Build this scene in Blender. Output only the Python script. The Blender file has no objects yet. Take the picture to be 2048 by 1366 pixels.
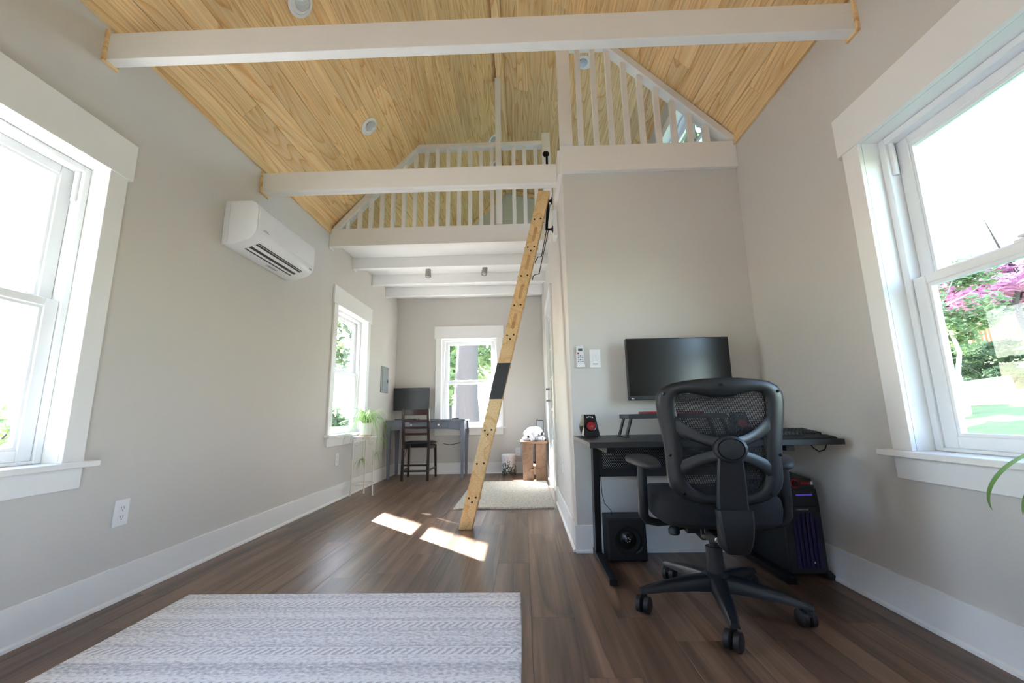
import bpy, bmesh, math, random
from mathutils import Vector, Matrix
random.seed(7)
PI = math.pi
scene = bpy.context.scene
col = scene.collection

# ------------------------------------------------------------------ camera
F, YAW, PITCH, ROLL, CAMH = 826.169, math.radians(1.4768), math.radians(10.0992), math.radians(-0.98365), 0.83
fwd = Vector((-math.sin(YAW)*math.cos(PITCH), math.cos(YAW)*math.cos(PITCH), math.sin(PITCH)))
rgt = Vector((math.cos(YAW), math.sin(YAW), 0))
upv = rgt.cross(fwd)
R2 = math.cos(ROLL)*rgt + math.sin(ROLL)*upv
U2 = -math.sin(ROLL)*rgt + math.cos(ROLL)*upv
cam_d = bpy.data.cameras.new('camera'); cam = bpy.data.objects.new('camera', cam_d); col.objects.link(cam)
cam_d.sensor_fit = 'HORIZONTAL'; cam_d.sensor_width = 36; cam_d.lens = F/2048*36
cam_d.clip_start = 0.02; cam_d.clip_end = 300
m = Matrix((R2, U2, -fwd)).transposed().to_4x4(); m.translation = (0, 0, CAMH)
cam.matrix_world = m
scene.camera = cam
CAM = Vector((0, 0, CAMH))
def ray(px, py): return R2*((px-1024)/F) + U2*(-(py-683)/F) + fwd      # a photo pixel as a direction
def onx(px, py, x): r = ray(px, py); return CAM + r*(x/r.x)             # ... cut with a wall or the floor it touches
def ony(px, py, y): r = ray(px, py); return CAM + r*(y/r.y)
def onz(px, py, z): r = ray(px, py); return CAM + r*((z-CAMH)/r.z)

# ------------------------------------------------------------------ world, sun, exposure
w = bpy.data.worlds.new('World'); scene.world = w; w.use_nodes = True
nt = w.node_tree; nt.nodes.clear()
sky = nt.nodes.new('ShaderNodeTexSky'); sky.sky_type = 'NISHITA'; sky.sun_disc = False
sky.sun_elevation = math.radians(37); sky.sun_rotation = math.radians(-46.3); sky.air_density = 1.0; sky.dust_density = 1.0; sky.ozone_density = 1.0
bg = nt.nodes.new('ShaderNodeBackground'); bg.inputs[1].default_value = 0.58
wo = nt.nodes.new('ShaderNodeOutputWorld')
nt.links.new(sky.outputs[0], bg.inputs[0]); nt.links.new(bg.outputs[0], wo.inputs[0])
SUNDIR = Vector((1, -0.955, -1.05)).normalized()
sd = bpy.data.lights.new('sun', 'SUN'); sd.energy = 20.0; sd.angle = math.radians(0.53); sd.color = (.99, 1, 1)
so = bpy.data.objects.new('sun', sd); col.objects.link(so); so.rotation_euler = SUNDIR.to_track_quat('-Z', 'Y').to_euler(); so.location = (-20, 20, 25)
vs = scene.view_settings
vs.view_transform = 'Standard'; vs.look = 'None'; vs.gamma = 1; vs.use_curve_mapping = False; vs.exposure = 2.2

# ------------------------------------------------------------------ dimensions
XL, XR, XC = -1.946, 1.542, 0.312          # left wall, right wall, closet side wall
YF, YD, YB = -1.25, 2.718, 6.25            # wall behind the camera, desk wall, nook back wall
ZW, ZRIDGE = 2.745, 4.489                  # wall top at the slope, ridge
XM = (XL+XR)/2                             # ridge x
ZDORM = 4.06                               # dormer wall top
YL = 3.938                                 # loft front over the nook
ZJ = 2.66                                  # nook ceiling underside

# ------------------------------------------------------------------ helpers
def s2l(c):
    out = []
    for v in c:
        v = v/255.0
        out.append(v/12.92 if v <= .04045 else ((v+.055)/1.055)**2.4)
    return (*out, 1)
class MB:
    def __init__(s): s.v = []; s.f = []
    def box(s, x0, x1, y0, y1, z0, z1):
        b = len(s.v)
        s.v += [Vector(p) for p in ((x0,y0,z0),(x1,y0,z0),(x1,y1,z0),(x0,y1,z0),(x0,y0,z1),(x1,y0,z1),(x1,y1,z1),(x0,y1,z1))]
        s.f += [tuple(b+i for i in q) for q in ((0,3,2,1),(4,5,6,7),(0,1,5,4),(1,2,6,5),(2,3,7,6),(3,0,4,7))]
        return s
    def hexa(s, pts):                       # 8 points, bottom ring then top ring
        b = len(s.v); s.v += [Vector(p) for p in pts]
        s.f += [tuple(b+i for i in q) for q in ((0,3,2,1),(4,5,6,7),(0,1,5,4),(1,2,6,5),(2,3,7,6),(3,0,4,7))]
        return s
    def bar(s, p, q, w, h, up=(0,0,1), w2=None, h2=None):
        p, q = Vector(p), Vector(q); d = (q-p).normalized(); u = Vector(up)
        a = d.cross(u).normalized(); c = a.cross(d).normalized()
        w2 = w if w2 is None else w2; h2 = h if h2 is None else h2
        pts = []
        for o, ww, hh in ((p, w, h), (q, w2, h2)):
            for i, j in ((-1,-1),(1,-1),(1,1),(-1,1)): pts.append(o + a*i*ww/2 + c*j*hh/2)
        return s.hexa(pts)
    def tube(s, path, r, n=8, caps=True, closed=False):
        path = [Vector(p) for p in path]; N = len(path)
        rs = r if isinstance(r, (list, tuple)) else [r]*N
        b = len(s.v); prev = None
        for i, p in enumerate(path):
            if closed: d = path[(i+1) % N]-path[i-1]
            else: d = path[min(i+1, N-1)]-path[max(i-1, 0)]
            d.normalize()
            if prev is None:
                a = d.orthogonal().normalized()
            else:
                a = prev - d*prev.dot(d)
                a = a.normalized() if a.length > 1e-6 else d.orthogonal().normalized()
            prev = a; c = d.cross(a)
            for k in range(n):
                t = 2*PI*k/n; s.v.append(p + (a*math.cos(t)+c*math.sin(t))*rs[i])
        M = N if closed else N-1
        for i in range(M):
            j = (i+1) % N
            for k in range(n):
                l = (k+1) % n; s.f.append((b+i*n+k, b+i*n+l, b+j*n+l, b+j*n+k))
        if caps and not closed:
            s.f.append(tuple(b+k for k in reversed(range(n)))); s.f.append(tuple(b+(N-1)*n+k for k in range(n)))
        return s
    def lathe(s, prof, c=(0,0,0), n=24, axis='z', sx=1, sy=1):
        c = Vector(c); b = len(s.v); N = len(prof)
        for r, z in prof:
            for k in range(n):
                t = 2*PI*k/n; p = Vector((r*math.cos(t)*sx, r*math.sin(t)*sy, z))
                if axis == 'x': p = Vector((p.z, p.x, p.y))
                if axis == 'y': p = Vector((p.x, p.z, p.y))
                s.v.append(c+p)
        for i in range(N-1):
            for k in range(n):
                l = (k+1) % n; q = (b+i*n+k, b+i*n+l, b+(i+1)*n+l, b+(i+1)*n+k)
                s.f.append(q if axis != 'y' else q[::-1])
        f0 = tuple(b+k for k in range(n)); f1 = tuple(b+(N-1)*n+k for k in range(n))
        s.f.append(f0[::-1] if axis != 'y' else f0); s.f.append(f1 if axis != 'y' else f1[::-1])
        return s
    def prism(s, poly, a0, a1, plane='xz'):  # polygon in a plane, extruded along the third axis
        b = len(s.v); n = len(poly)
        for a in (a0, a1):
            for p, q in poly:
                s.v.append(Vector({'xz': (p, a, q), 'yz': (a, p, q), 'xy': (p, q, a)}[plane]))
        s.f.append(tuple(b+i for i in reversed(range(n)))); s.f.append(tuple(b+n+i for i in range(n)))
        for i in range(n):
            j = (i+1) % n; s.f.append((b+i, b+j, b+n+j, b+n+i))
        return s
    def grid(s, fn, nu, nv, wrapu=False):
        b = len(s.v)
        for j in range(nv+1):
            for i in range(nu if wrapu else nu+1): s.v.append(Vector(fn(i/nu, j/nv)))
        W = nu if wrapu else nu+1
        for j in range(nv):
            for i in range(nu):
                i2 = (i+1) % W if wrapu else i+1
                s.f.append((b+j*W+i, b+j*W+i2, b+(j+1)*W+i2, b+(j+1)*W+i))
        return s
    def xform(s, M):
        s.v = [M @ p for p in s.v]; return s
    def mesh(s, name, bevel=0, smooth=None, seg=2, off=Vector((0,0,0)), solid=0):
        me = bpy.data.meshes.new(name)
        me.from_pydata([p-off for p in s.v], [], s.f)
        bm = bmesh.new(); bm.from_mesh(me)
        bmesh.ops.recalc_face_normals(bm, faces=bm.faces)
        if bevel:
            es = [e for e in bm.edges if len(e.link_faces) == 2 and e.calc_face_angle(0) > .5]
            bmesh.ops.bevel(bm, geom=es, offset=bevel, segments=seg, profile=.6, affect='EDGES', clamp_overlap=True)
        bm.to_mesh(me); bm.free()
        if smooth is not None:
            for p in me.polygons: p.use_smooth = True
            me.set_sharp_from_angle(angle=math.radians(smooth))
        return me
    def build(s, name, mat, parent=None, bevel=0, smooth=None, seg=2, local=False):
        off = Vector((0,0,0)) if (parent is None or local or parent.get('_local')) else woff(parent)
        me = s.mesh(name, bevel, smooth, seg, off)
        me.materials.append(MAT[mat] if isinstance(mat, str) else mat)
        o = bpy.data.objects.new(name, me); col.objects.link(o)
        if parent is not None: o.parent = parent
        return o
def woff(o):
    v = Vector((0,0,0))
    while o is not None: v += o.location; o = o.parent
    return v
def tag(o, label, cat=None, group=None, kind=None):
    if label: o['label'] = label
    if cat: o['category'] = cat
    if group: o['group'] = group
    if kind: o['kind'] = kind
    return o
LOCALS = []
def thing(name, label, cat, loc=(0,0,0), rotz=0, group=None, local=False):
    o = bpy.data.objects.new(name, None); col.objects.link(o); o.empty_display_size = .1
    o.location = loc; o.rotation_euler = (0, 0, rotz)
    if local: o['_local'] = 1; LOCALS.append(o)
    return tag(o, label, cat, group)
def struct(name, mb, mat, parent=None, **k):
    o = mb.build(name, mat, parent, **k)
    if parent is None: o['kind'] = 'structure'
    return o
def structroot(name, loc=(0,0,0), rotz=0, local=False):
    o = bpy.data.objects.new(name, None); col.objects.link(o); o.location = loc; o.rotation_euler = (0,0,rotz); o['kind'] = 'structure'
    if local: o['_local'] = 1; LOCALS.append(o)
    return o
def dup(root, loc, rotz=0):
    def cp(o, par):
        c = o.copy(); col.objects.link(c); c.parent = par
        for ch in list(o.children): cp(ch, c)
        return c
    r = cp(root, None); r.location = loc; r.rotation_euler = (0,0,rotz)
    return r
def text(name, body, size, mat, loc, rot, parent, ext=.0004):
    cu = bpy.data.curves.new(name, 'FONT'); cu.body = body; cu.size = size; cu.extrude = ext; cu.align_x = 'CENTER'; cu.align_y = 'CENTER'
    t = bpy.data.objects.new(name+'_tmp', cu); col.objects.link(t)
    dg = bpy.context.evaluated_depsgraph_get(); me = bpy.data.meshes.new_from_object(t.evaluated_get(dg))
    bpy.data.objects.remove(t); me.materials.clear(); me.materials.append(MAT[mat])
    o = bpy.data.objects.new(name, me); col.objects.link(o); o.parent = parent
    o.location = Vector(loc) - (Vector((0,0,0)) if parent.get('_local') else woff(parent)); o.rotation_euler = rot
    return o

# ------------------------------------------------------------------ materials
MAT = {}
def newmat(name):
    mt = bpy.data.materials.new(name); mt.use_nodes = True; MAT[name] = mt
    n = mt.node_tree.nodes; p = n['Principled BSDF']; return mt, mt.node_tree, p
def N(nt, t, **k):
    n = nt.nodes.new(t)
    for a, b in k.items(): setattr(n, a, b)
    return n
def M(name, rgb, rough=.5, metal=0, var=.06, scale=20, bump=0, bscale=200, spec=.5, emit=None, estr=0, coord='Object', stretch=None):
    mt, nt, p = newmat(name); L = nt.links
    c = s2l(rgb)
    tc = N(nt, 'ShaderNodeTexCoord'); src = tc.outputs[coord]
    if stretch:
        mp = N(nt, 'ShaderNodeMapping'); mp.inputs['Scale'].default_value = stretch; L.new(src, mp.inputs[0]); src = mp.outputs[0]
    nz = N(nt, 'ShaderNodeTexNoise'); nz.inputs['Scale'].default_value = scale; nz.inputs['Detail'].default_value = 3
    L.new(src, nz.inputs['Vector'])
    mx = N(nt, 'ShaderNodeMix', data_type='RGBA')
    mx.inputs[6].default_value = tuple(v*(1-var) for v in c[:3])+(1,); mx.inputs[7].default_value = tuple(min(1, v*(1+var)) for v in c[:3])+(1,)
    L.new(nz.outputs[0], mx.inputs[0]); L.new(mx.outputs[2], p.inputs['Base Color'])
    p.inputs['Roughness'].default_value = rough; p.inputs['Metallic'].default_value = metal
    p.inputs['Specular IOR Level'].default_value = spec
    if bump:
        n2 = N(nt, 'ShaderNodeTexNoise'); n2.inputs['Scale'].default_value = bscale; L.new(src, n2.inputs['Vector'])
        bp = N(nt, 'ShaderNodeBump'); bp.inputs['Strength'].default_value = bump; bp.inputs['Distance'].default_value = .004
        L.new(n2.outputs[0], bp.inputs['Height']); L.new(bp.outputs[0], p.inputs['Normal'])
    if emit:
        p.inputs['Emission Color'].default_value = s2l(emit); p.inputs['Emission Strength'].default_value = estr
    return mt
M('wall', (214, 209, 203), .75, var=.015, scale=3, bump=.08, bscale=260)
M('trim', (243, 242, 240), .42, var=.012, scale=6)
M('trim_beam', (240, 237, 232), .45, var=.02, scale=10, bump=.1, bscale=60, stretch=(1, 8, 8))
M('vinyl', (240, 241, 242), .35, var=.01)
M('plastic_white', (238, 238, 240), .3, var=.01)
M('plate_white', (240, 240, 240), .35, var=.01)
M('black_plastic', (26, 26, 29), .5, var=.1, scale=60, bump=.1, bscale=700)
M('black_gloss', (12, 12, 14), .22, var=.05)
M('black_satin', (30, 30, 34), .38, var=.08)
M('chair_frame', (27, 28, 32), .42, var=.06, scale=80, bump=.06, bscale=900)
M('chair_fabric', (20, 20, 23), .9, var=.25, scale=300, bump=.3, bscale=900)
M('chair_pad', (40, 40, 42), .55, var=.08)
M('dark_metal', (24, 24, 27), .35, metal=.3, var=.1)
M('pipe_black', (18, 18, 20), .45, metal=.5, var=.1)
M('steel', (190, 188, 184), .3, metal=1, var=.05)
M('nickel', (150, 145, 136), .3, metal=1, var=.05)
M('screen', (9, 10, 12), .22, var=.05)
M('screen_far', (30, 33, 37), .35, var=.05)
M('bezel', (20, 21, 23), .4, var=.05)
M('desk_black', (27, 27, 29), .45, var=.12, scale=120, bump=.05, bscale=600)
M('desk_edge_lit', (120, 112, 110), .4, var=.05)  # the lit desk side: its brightness is put into the colour
M('grey_paint', (112, 116, 128), .45, var=.04, scale=12)
M('espresso', (38, 22, 20), .3, var=.15, scale=30, stretch=(6, 6, 1))
M('espresso_slat', (52, 25, 23), .3, var=.2, scale=30, stretch=(1, 6, 6))
M('vinyl_seat', (24, 22, 24), .35, var=.1)
M('panel_grey', (150, 158, 160), .5, var=.03)
M('ivory_metal', (240, 235, 228), .5, var=.05)
M('pot', (240, 238, 232), .35, var=.03)
M('wood_saucer', (176, 140, 108), .6, var=.2, scale=40)
M('soil', (50, 38, 30), .95, var=.3, scale=200)
M('red', (150, 32, 38), .35, var=.08)
M('red_glow', (90, 6, 8), .3, emit=(255, 30, 26), estr=.022)
M('red_dim', (90, 8, 10), .35, emit=(255, 30, 30), estr=.012)
M('cone_dark', (60, 10, 12), .25, var=.2)
M('blue_led', (60, 50, 220), .4, emit=(90, 70, 255), estr=.16)
M('purple_rib', (34, 22, 74), .4)
M('mark_grey', (170, 172, 178), .5, var=.02)
M('mark_dark', (70, 72, 76), .5, var=.05)
M('mark_white', (225, 226, 230), .5, var=.02)
M('lens', (205, 208, 212), .12, metal=.4, var=.3, scale=90)
M('rubber', (22, 22, 22), .85, var=.1)
M('cable', (15, 15, 16), .5, var=.05)
M('paper_white', (228, 228, 230), .7, var=.02)
M('frame_dark', (58, 58, 62), .5, var=.1)
M('door_white', (238, 238, 236), .35, var=.01)
M('boulder', (214, 200, 186), .9, var=.1, scale=3, bump=.4, bscale=14)
M('bark', (88, 82, 80), .95, var=.3, scale=12, bump=.8, bscale=30, stretch=(4, 4, 1))
M('bark_pale', (206, 202, 196), .9, var=.1, scale=12, bump=.4, bscale=30)
M('fence_wood', (188, 140, 104), .8, var=.15, scale=14)
M('deck_grey', (120, 116, 122), .8, var=.1)
M('roof_ext', (120, 116, 110), .9, var=.1)
M('lcd', (96, 104, 100), .3, var=.1)

def glass_mat():
    mt, nt, p = newmat('glass'); L = nt.links; nt.nodes.remove(p)
    out = nt.nodes['Material Output']
    tr = N(nt, 'ShaderNodeBsdfTransparent'); tr.inputs[0].default_value = (.97, .985, .985, 1)
    gl = N(nt, 'ShaderNodeBsdfGlossy'); gl.inputs['Roughness'].default_value = .0
    tc = N(nt, 'ShaderNodeTexCoord'); nz = N(nt, 'ShaderNodeTexNoise'); nz.inputs['Scale'].default_value = 3
    L.new(tc.outputs['Object'], nz.inputs['Vector'])
    bp = N(nt, 'ShaderNodeBump'); bp.inputs['Strength'].default_value = .01; L.new(nz.outputs[0], bp.inputs['Height']); L.new(bp.outputs[0], gl.inputs['Normal'])
    lw = N(nt, 'ShaderNodeLayerWeight'); lw.inputs[0].default_value = .5
    pw = N(nt, 'ShaderNodeMath', operation='POWER'); pw.inputs[1].default_value = 5; L.new(lw.outputs['Facing'], pw.inputs[0])
    fr = N(nt, 'ShaderNodeMath', operation='MULTIPLY_ADD'); fr.inputs[1].default_value = .9; fr.inputs[2].default_value = .012; L.new(pw.outputs[0], fr.inputs[0])
    mx = N(nt, 'ShaderNodeMixShader'); L.new(fr.outputs[0], mx.inputs[0]); L.new(tr.outputs[0], mx.inputs[1]); L.new(gl.outputs[0], mx.inputs[2])
    L.new(mx.outputs[0], out.inputs[0])
glass_mat()

def wood_mat(name, light, mid, dark, rough, ring=9.0, plankvar=.18, streak=1.0, coat=0, floor=False):
    mt, nt, p = newmat(name); L = nt.links
    tc = N(nt, 'ShaderNodeTexCoord'); oi = N(nt, 'ShaderNodeObjectInfo')
    # every board samples another stretch of the grain
    ml = N(nt, 'ShaderNodeMath', operation='MULTIPLY'); ml.inputs[1].default_value = 37.0; L.new(oi.outputs['Random'], ml.inputs[0])
    cb = N(nt, 'ShaderNodeCombineXYZ'); L.new(ml.outputs[0], cb.inputs[0]); L.new(ml.outputs[0], cb.inputs[1]); L.new(ml.outputs[0], cb.inputs[2])
    ad = N(nt, 'ShaderNodeVectorMath', operation='ADD'); L.new(tc.outputs['Object'], ad.inputs[0]); L.new(cb.outputs[0], ad.inputs[1])
    mp = N(nt, 'ShaderNodeMapping'); mp.inputs['Scale'].default_value = (6.5, .55, 6.5) if not floor else (7, .35, 7); L.new(ad.outputs[0], mp.inputs[0])
    nz = N(nt, 'ShaderNodeTexNoise'); nz.inputs['Scale'].default_value = 1.0; nz.inputs['Detail'].default_value = 1.2; nz.inputs['Roughness'].default_value = .4
    L.new(mp.outputs[0], nz.inputs['Vector'])
    # contour lines of a stretched noise field give the cathedral grain
    m1 = N(nt, 'ShaderNodeMath', operation='MULTIPLY'); m1.inputs[1].default_value = ring; L.new(nz.outputs[0], m1.inputs[0])
    fr = N(nt, 'ShaderNodeMath', operation='FRACT'); L.new(m1.outputs[0], fr.inputs[0])
    cr = N(nt, 'ShaderNodeValToRGB'); e = cr.color_ramp.elements
    e[0].position = 0; e[0].color = s2l(light); e[1].position = 1; e[1].color = s2l(light)
    a = e.new(.45); a.color = s2l(light); b = e.new(.82); b.color = s2l(mid); c = e.new(.93); c.color = s2l(dark)
    L.new(fr.outputs[0], cr.inputs[0])
    # fine fibres
    mp2 = N(nt, 'ShaderNodeMapping'); mp2.inputs['Scale'].default_value = (90, 2.2, 90); L.new(ad.outputs[0], mp2.inputs[0])
    n2 = N(nt, 'ShaderNodeTexNoise'); n2.inputs['Scale'].default_value = 1; n2.inputs['Detail'].default_value = 3; L.new(mp2.outputs[0], n2.inputs['Vector'])
    r2 = N(nt, 'ShaderNodeMapRange'); r2.inputs[1].default_value = .3; r2.inputs[2].default_value = .7; r2.inputs[3].default_value = 1-.16*streak; r2.inputs[4].default_value = 1+.10*streak
    L.new(n2.outputs[0], r2.inputs[0])
    # board to board tone
    r3 = N(nt, 'ShaderNodeMapRange'); r3.inputs[3].default_value = 1-plankvar; r3.inputs[4].default_value = 1+plankvar*.6; L.new(oi.outputs['Random'], r3.inputs[0])
    mm = N(nt, 'ShaderNodeMath', operation='MULTIPLY'); L.new(r2.outputs[0], mm.inputs[0]); L.new(r3.outputs[0], mm.inputs[1])
    hs = N(nt, 'ShaderNodeHueSaturation'); L.new(cr.outputs[0], hs.inputs['Color']); L.new(mm.outputs[0], hs.inputs['Value'])
    L.new(hs.outputs[0], p.inputs['Base Color']); p.inputs['Roughness'].default_value = rough
    if floor:
        # long cloudy smears of lighter and darker brown
        mp3 = N(nt, 'ShaderNodeMapping'); mp3.inputs['Scale'].default_value = (16, 1.1, 16); L.new(ad.outputs[0], mp3.inputs[0])
        n3 = N(nt, 'ShaderNodeTexNoise'); n3.inputs['Detail'].default_value = 2; n3.inputs['Scale'].default_value = 1; L.new(mp3.outputs[0], n3.inputs['Vector'])
        r4 = N(nt, 'ShaderNodeMapRange'); r4.inputs[1].default_value = .32; r4.inputs[2].default_value = .68; r4.inputs[3].default_value = .62; r4.inputs[4].default_value = 1.4
        L.new(n3.outputs[0], r4.inputs[0])
        m5 = N(nt, 'ShaderNodeMath', operation='MULTIPLY'); L.new(mm.outputs[0], m5.inputs[0]); L.new(r4.outputs[0], m5.inputs[1]); L.new(m5.outputs[0], hs.inputs['Value'])
        bp = N(nt, 'ShaderNodeBump'); bp.inputs['Strength'].default_value = .12; bp.inputs['Distance'].default_value = .002
        L.new(n2.outputs[0], bp.inputs['Height']); L.new(bp.outputs[0], p.inputs['Normal'])
        p.inputs['Specular IOR Level'].default_value = .5
    return mt
wood_mat('pine', (246, 210, 156), (238, 192, 130), (222, 168, 106), .45, ring=15, plankvar=.12)
wood_mat('pine_trim', (246, 212, 160), (236, 194, 134), (222, 172, 112), .45, ring=7, plankvar=.05)
wood_mat('pine_ladder', (238, 205, 150), (234, 196, 138), (226, 182, 122), .42, ring=4, plankvar=.05)
wood_mat('floor_wood', (120, 95, 76), (105, 82, 66), (87, 68, 54), .36, ring=4, plankvar=.22, streak=1.3, floor=True)
wood_mat('crate_wood', (114, 84, 62), (106, 77, 57), (94, 68, 50), .6, ring=5, plankvar=.15)
wood_mat('slot_wood', (214, 170, 112), (206, 160, 102), (190, 144, 90), .5, ring=3, plankvar=.05)

def rug_mat():
    mt, nt, p = newmat('rug'); L = nt.links
    tc = N(nt, 'ShaderNodeTexCoord')
    sp = N(nt, 'ShaderNodeSeparateXYZ'); L.new(tc.outputs['Object'], sp.inputs[0])
    # rows across the rug: every row has its own strength of grey
    cy = N(nt, 'ShaderNodeCombineXYZ'); L.new(sp.outputs[1], cy.inputs[1])
    n1 = N(nt, 'ShaderNodeTexNoise'); n1.inputs['Scale'].default_value = 16; n1.inputs['Detail'].default_value = 4; L.new(cy.outputs[0], n1.inputs['Vector'])
    mp = N(nt, 'ShaderNodeMapping'); mp.inputs['Scale'].default_value = (60, 95, 1); mp.inputs['Rotation'].default_value = (0, 0, .5); L.new(tc.outputs['Object'], mp.inputs[0])
    n2 = N(nt, 'ShaderNodeTexNoise'); n2.inputs['Scale'].default_value = 1; n2.inputs['Detail'].default_value = 3; L.new(mp.outputs[0], n2.inputs['Vector'])
    mp3 = N(nt, 'ShaderNodeMapping'); mp3.inputs['Scale'].default_value = (5, 330, 1); L.new(tc.outputs['Object'], mp3.inputs[0])
    n3 = N(nt, 'ShaderNodeTexNoise'); n3.inputs['Scale'].default_value = 1; L.new(mp3.outputs[0], n3.inputs['Vector'])
    a = N(nt, 'ShaderNodeMath', operation='MULTIPLY_ADD'); a.inputs[1].default_value = .75; a.inputs[2].default_value = .0; L.new(n1.outputs[0], a.inputs[0])
    b = N(nt, 'ShaderNodeMath', operation='ADD'); L.new(a.outputs[0], b.inputs[0]); L.new(n2.outputs[0], b.inputs[1])
    c = N(nt, 'ShaderNodeMath', operation='MULTIPLY_ADD'); c.inputs[1].default_value = .5; L.new(n3.outputs[0], c.inputs[0]); L.new(b.outputs[0], c.inputs[2])
    cr = N(nt, 'ShaderNodeValToRGB'); e = cr.color_ramp.elements
    e[0].position = .95; e[0].color = s2l((246, 245, 246)); e[1].position = 1.0; e[1].color = s2l((186, 186, 194))
    mr = N(nt, 'ShaderNodeMapRange'); mr.inputs[1].default_value = 0.95; mr.inputs[2].default_value = 1.4; L.new(c.outputs[0], mr.inputs[0])
    e[0].position = .1; e[1].position = .9
    def ma(op, a, b=None, c=None):
        n = N(nt, 'ShaderNodeMath', operation=op)
        for i, v in enumerate((a, b, c)):
            if v is None: continue
            if isinstance(v, (int, float)): n.inputs[i].default_value = v
            else: L.new(v, n.inputs[i])
        return n.outputs[0]
    # woven bands of slanted dashes
    fy = ma('FRACT', ma('MULTIPLY_ADD', sp.outputs[1], 1/.19, .92)); band = ma('LESS_THAN', ma('ABSOLUTE', ma('SUBTRACT', fy, .5)), .10)
    wob = ma('MULTIPLY', ma('SUBTRACT', n2.outputs[0], .5), .9)
    fx = ma('FRACT', ma('ADD', ma('MULTIPLY', ma('MULTIPLY_ADD', sp.outputs[1], -.7, sp.outputs[0]), 1/.030), wob)); dash = ma('LESS_THAN', fx, .48)
    edge = ma('LESS_THAN', ma('ABSOLUTE', ma('SUBTRACT', ma('ABSOLUTE', ma('SUBTRACT', fy, .5)), .135)), .012)
    v = ma('SUBTRACT', ma('ADD', ma('MULTIPLY', mr.outputs[0], ma('MULTIPLY_ADD', band, -.75, 1.0)), ma('MULTIPLY', ma('MULTIPLY', band, dash), .62)), ma('MULTIPLY', edge, .35))
    L.new(v, cr.inputs[0]); L.new(cr.outputs[0], p.inputs['Base Color']); p.inputs['Roughness'].default_value = .95
    p.inputs['Specular IOR Level'].default_value = .1
    bp = N(nt, 'ShaderNodeBump'); bp.inputs['Strength'].default_value = .5; bp.inputs['Distance'].default_value = .004
    L.new(c.outputs[0], bp.inputs['Height']); L.new(bp.outputs[0], p.inputs['Normal'])
rug_mat()
def mat_mat():
    mt, nt, p = newmat('loop_mat'); L = nt.links
    tc = N(nt, 'ShaderNodeTexCoord'); vo = N(nt, 'ShaderNodeTexVoronoi'); vo.inputs['Scale'].default_value = 75; L.new(tc.outputs['Object'], vo.inputs['Vector'])
    cr = N(nt, 'ShaderNodeValToRGB'); e = cr.color_ramp.elements
    e[0].position = .1; e[0].color = s2l((232, 227, 216)); e[1].position = .75; e[1].color = s2l((188, 182, 172))
    L.new(vo.outputs[0], cr.inputs[0]); L.new(cr.outputs[0], p.inputs['Base Color']); p.inputs['Roughness'].default_value = .95; p.inputs['Specular IOR Level'].default_value = .1
    bp = N(nt, 'ShaderNodeBump'); bp.invert = True; bp.inputs['Strength'].default_value = .6; bp.inputs['Distance'].default_value = .006
    L.new(vo.outputs[0], bp.inputs['Height']); L.new(bp.outputs[0], p.inputs['Normal'])
mat_mat()
def mesh_fabric(name, px, pz, tilt, open_, colr=(18, 18, 20)):
    # woven mesh: rows of small slanted openings between opaque threads
    mt, nt, p = newmat(name); L = nt.links; out = nt.nodes['Material Output']
    p.inputs['Base Color'].default_value = s2l(colr); p.inputs['Roughness'].default_value = .8
    tc = N(nt, 'ShaderNodeTexCoord'); sp = N(nt, 'ShaderNodeSeparateXYZ'); L.new(tc.outputs['Object'], sp.inputs[0])
    def ma(op, a, b=None, c=None):
        n = N(nt, 'ShaderNodeMath', operation=op)
        for i, v in enumerate((a, b, c)):
            if v is None: continue
            if isinstance(v, (int, float)): n.inputs[i].default_value = v
            else: L.new(v, n.inputs[i])
        return n.outputs[0]
    zr = ma('MULTIPLY', sp.outputs[2], 1/pz); row = ma('FLOOR', zr); fz = ma('FRACT', zr)
    xr = ma('ADD', ma('MULTIPLY_ADD', sp.outputs[0], 1/px, ma('MULTIPLY', row, .5)), ma('MULTIPLY', fz, tilt)); fx = ma('FRACT', xr)
    hole = ma('MULTIPLY', ma('LESS_THAN', fx, open_), ma('LESS_THAN', fz, .72))
    tr = N(nt, 'ShaderNodeBsdfTransparent'); mx = N(nt, 'ShaderNodeMixShader')
    L.new(hole, mx.inputs[0]); L.new(p.outputs[0], mx.inputs[1]); L.new(tr.outputs[0], mx.inputs[2]); L.new(mx.outputs[0], out.inputs[0])
mesh_fabric('chair_mesh', .0062, .0085, -.6, .33)
mesh_fabric('perf_panel', .011, .0085, 0, .36, (22, 22, 25))
def leaf_mat(name, rgb, rgb2):
    mt, nt, p = newmat(name); L = nt.links; out = nt.nodes['Material Output']; nt.nodes.remove(p)
    tc = N(nt, 'ShaderNodeTexCoord'); nz = N(nt, 'ShaderNodeTexNoise'); nz.inputs['Scale'].default_value = 2.5; L.new(tc.outputs['Object'], nz.inputs['Vector'])
    cr = N(nt, 'ShaderNodeValToRGB'); e = cr.color_ramp.elements
    e[0].position = .3; e[0].color = s2l(rgb); e[1].position = .7; e[1].color = s2l(rgb2); L.new(nz.outputs[0], cr.inputs[0])
    d = N(nt, 'ShaderNodeBsdfDiffuse'); t = N(nt, 'ShaderNodeBsdfTranslucent'); L.new(cr.outputs[0], d.inputs[0]); L.new(cr.outputs[0], t.inputs[0])
    mx = N(nt, 'ShaderNodeMixShader'); mx.inputs[0].default_value = .4; L.new(d.outputs[0], mx.inputs[1]); L.new(t.outputs[0], mx.inputs[2]); L.new(mx.outputs[0], out.inputs[0])
leaf_mat('leaf_green', (112, 134, 92), (164, 178, 130))
leaf_mat('leaf_dark', (78, 98, 76), (116, 134, 102))
leaf_mat('leaf_pink', (196, 132, 160), (226, 180, 200))
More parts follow.
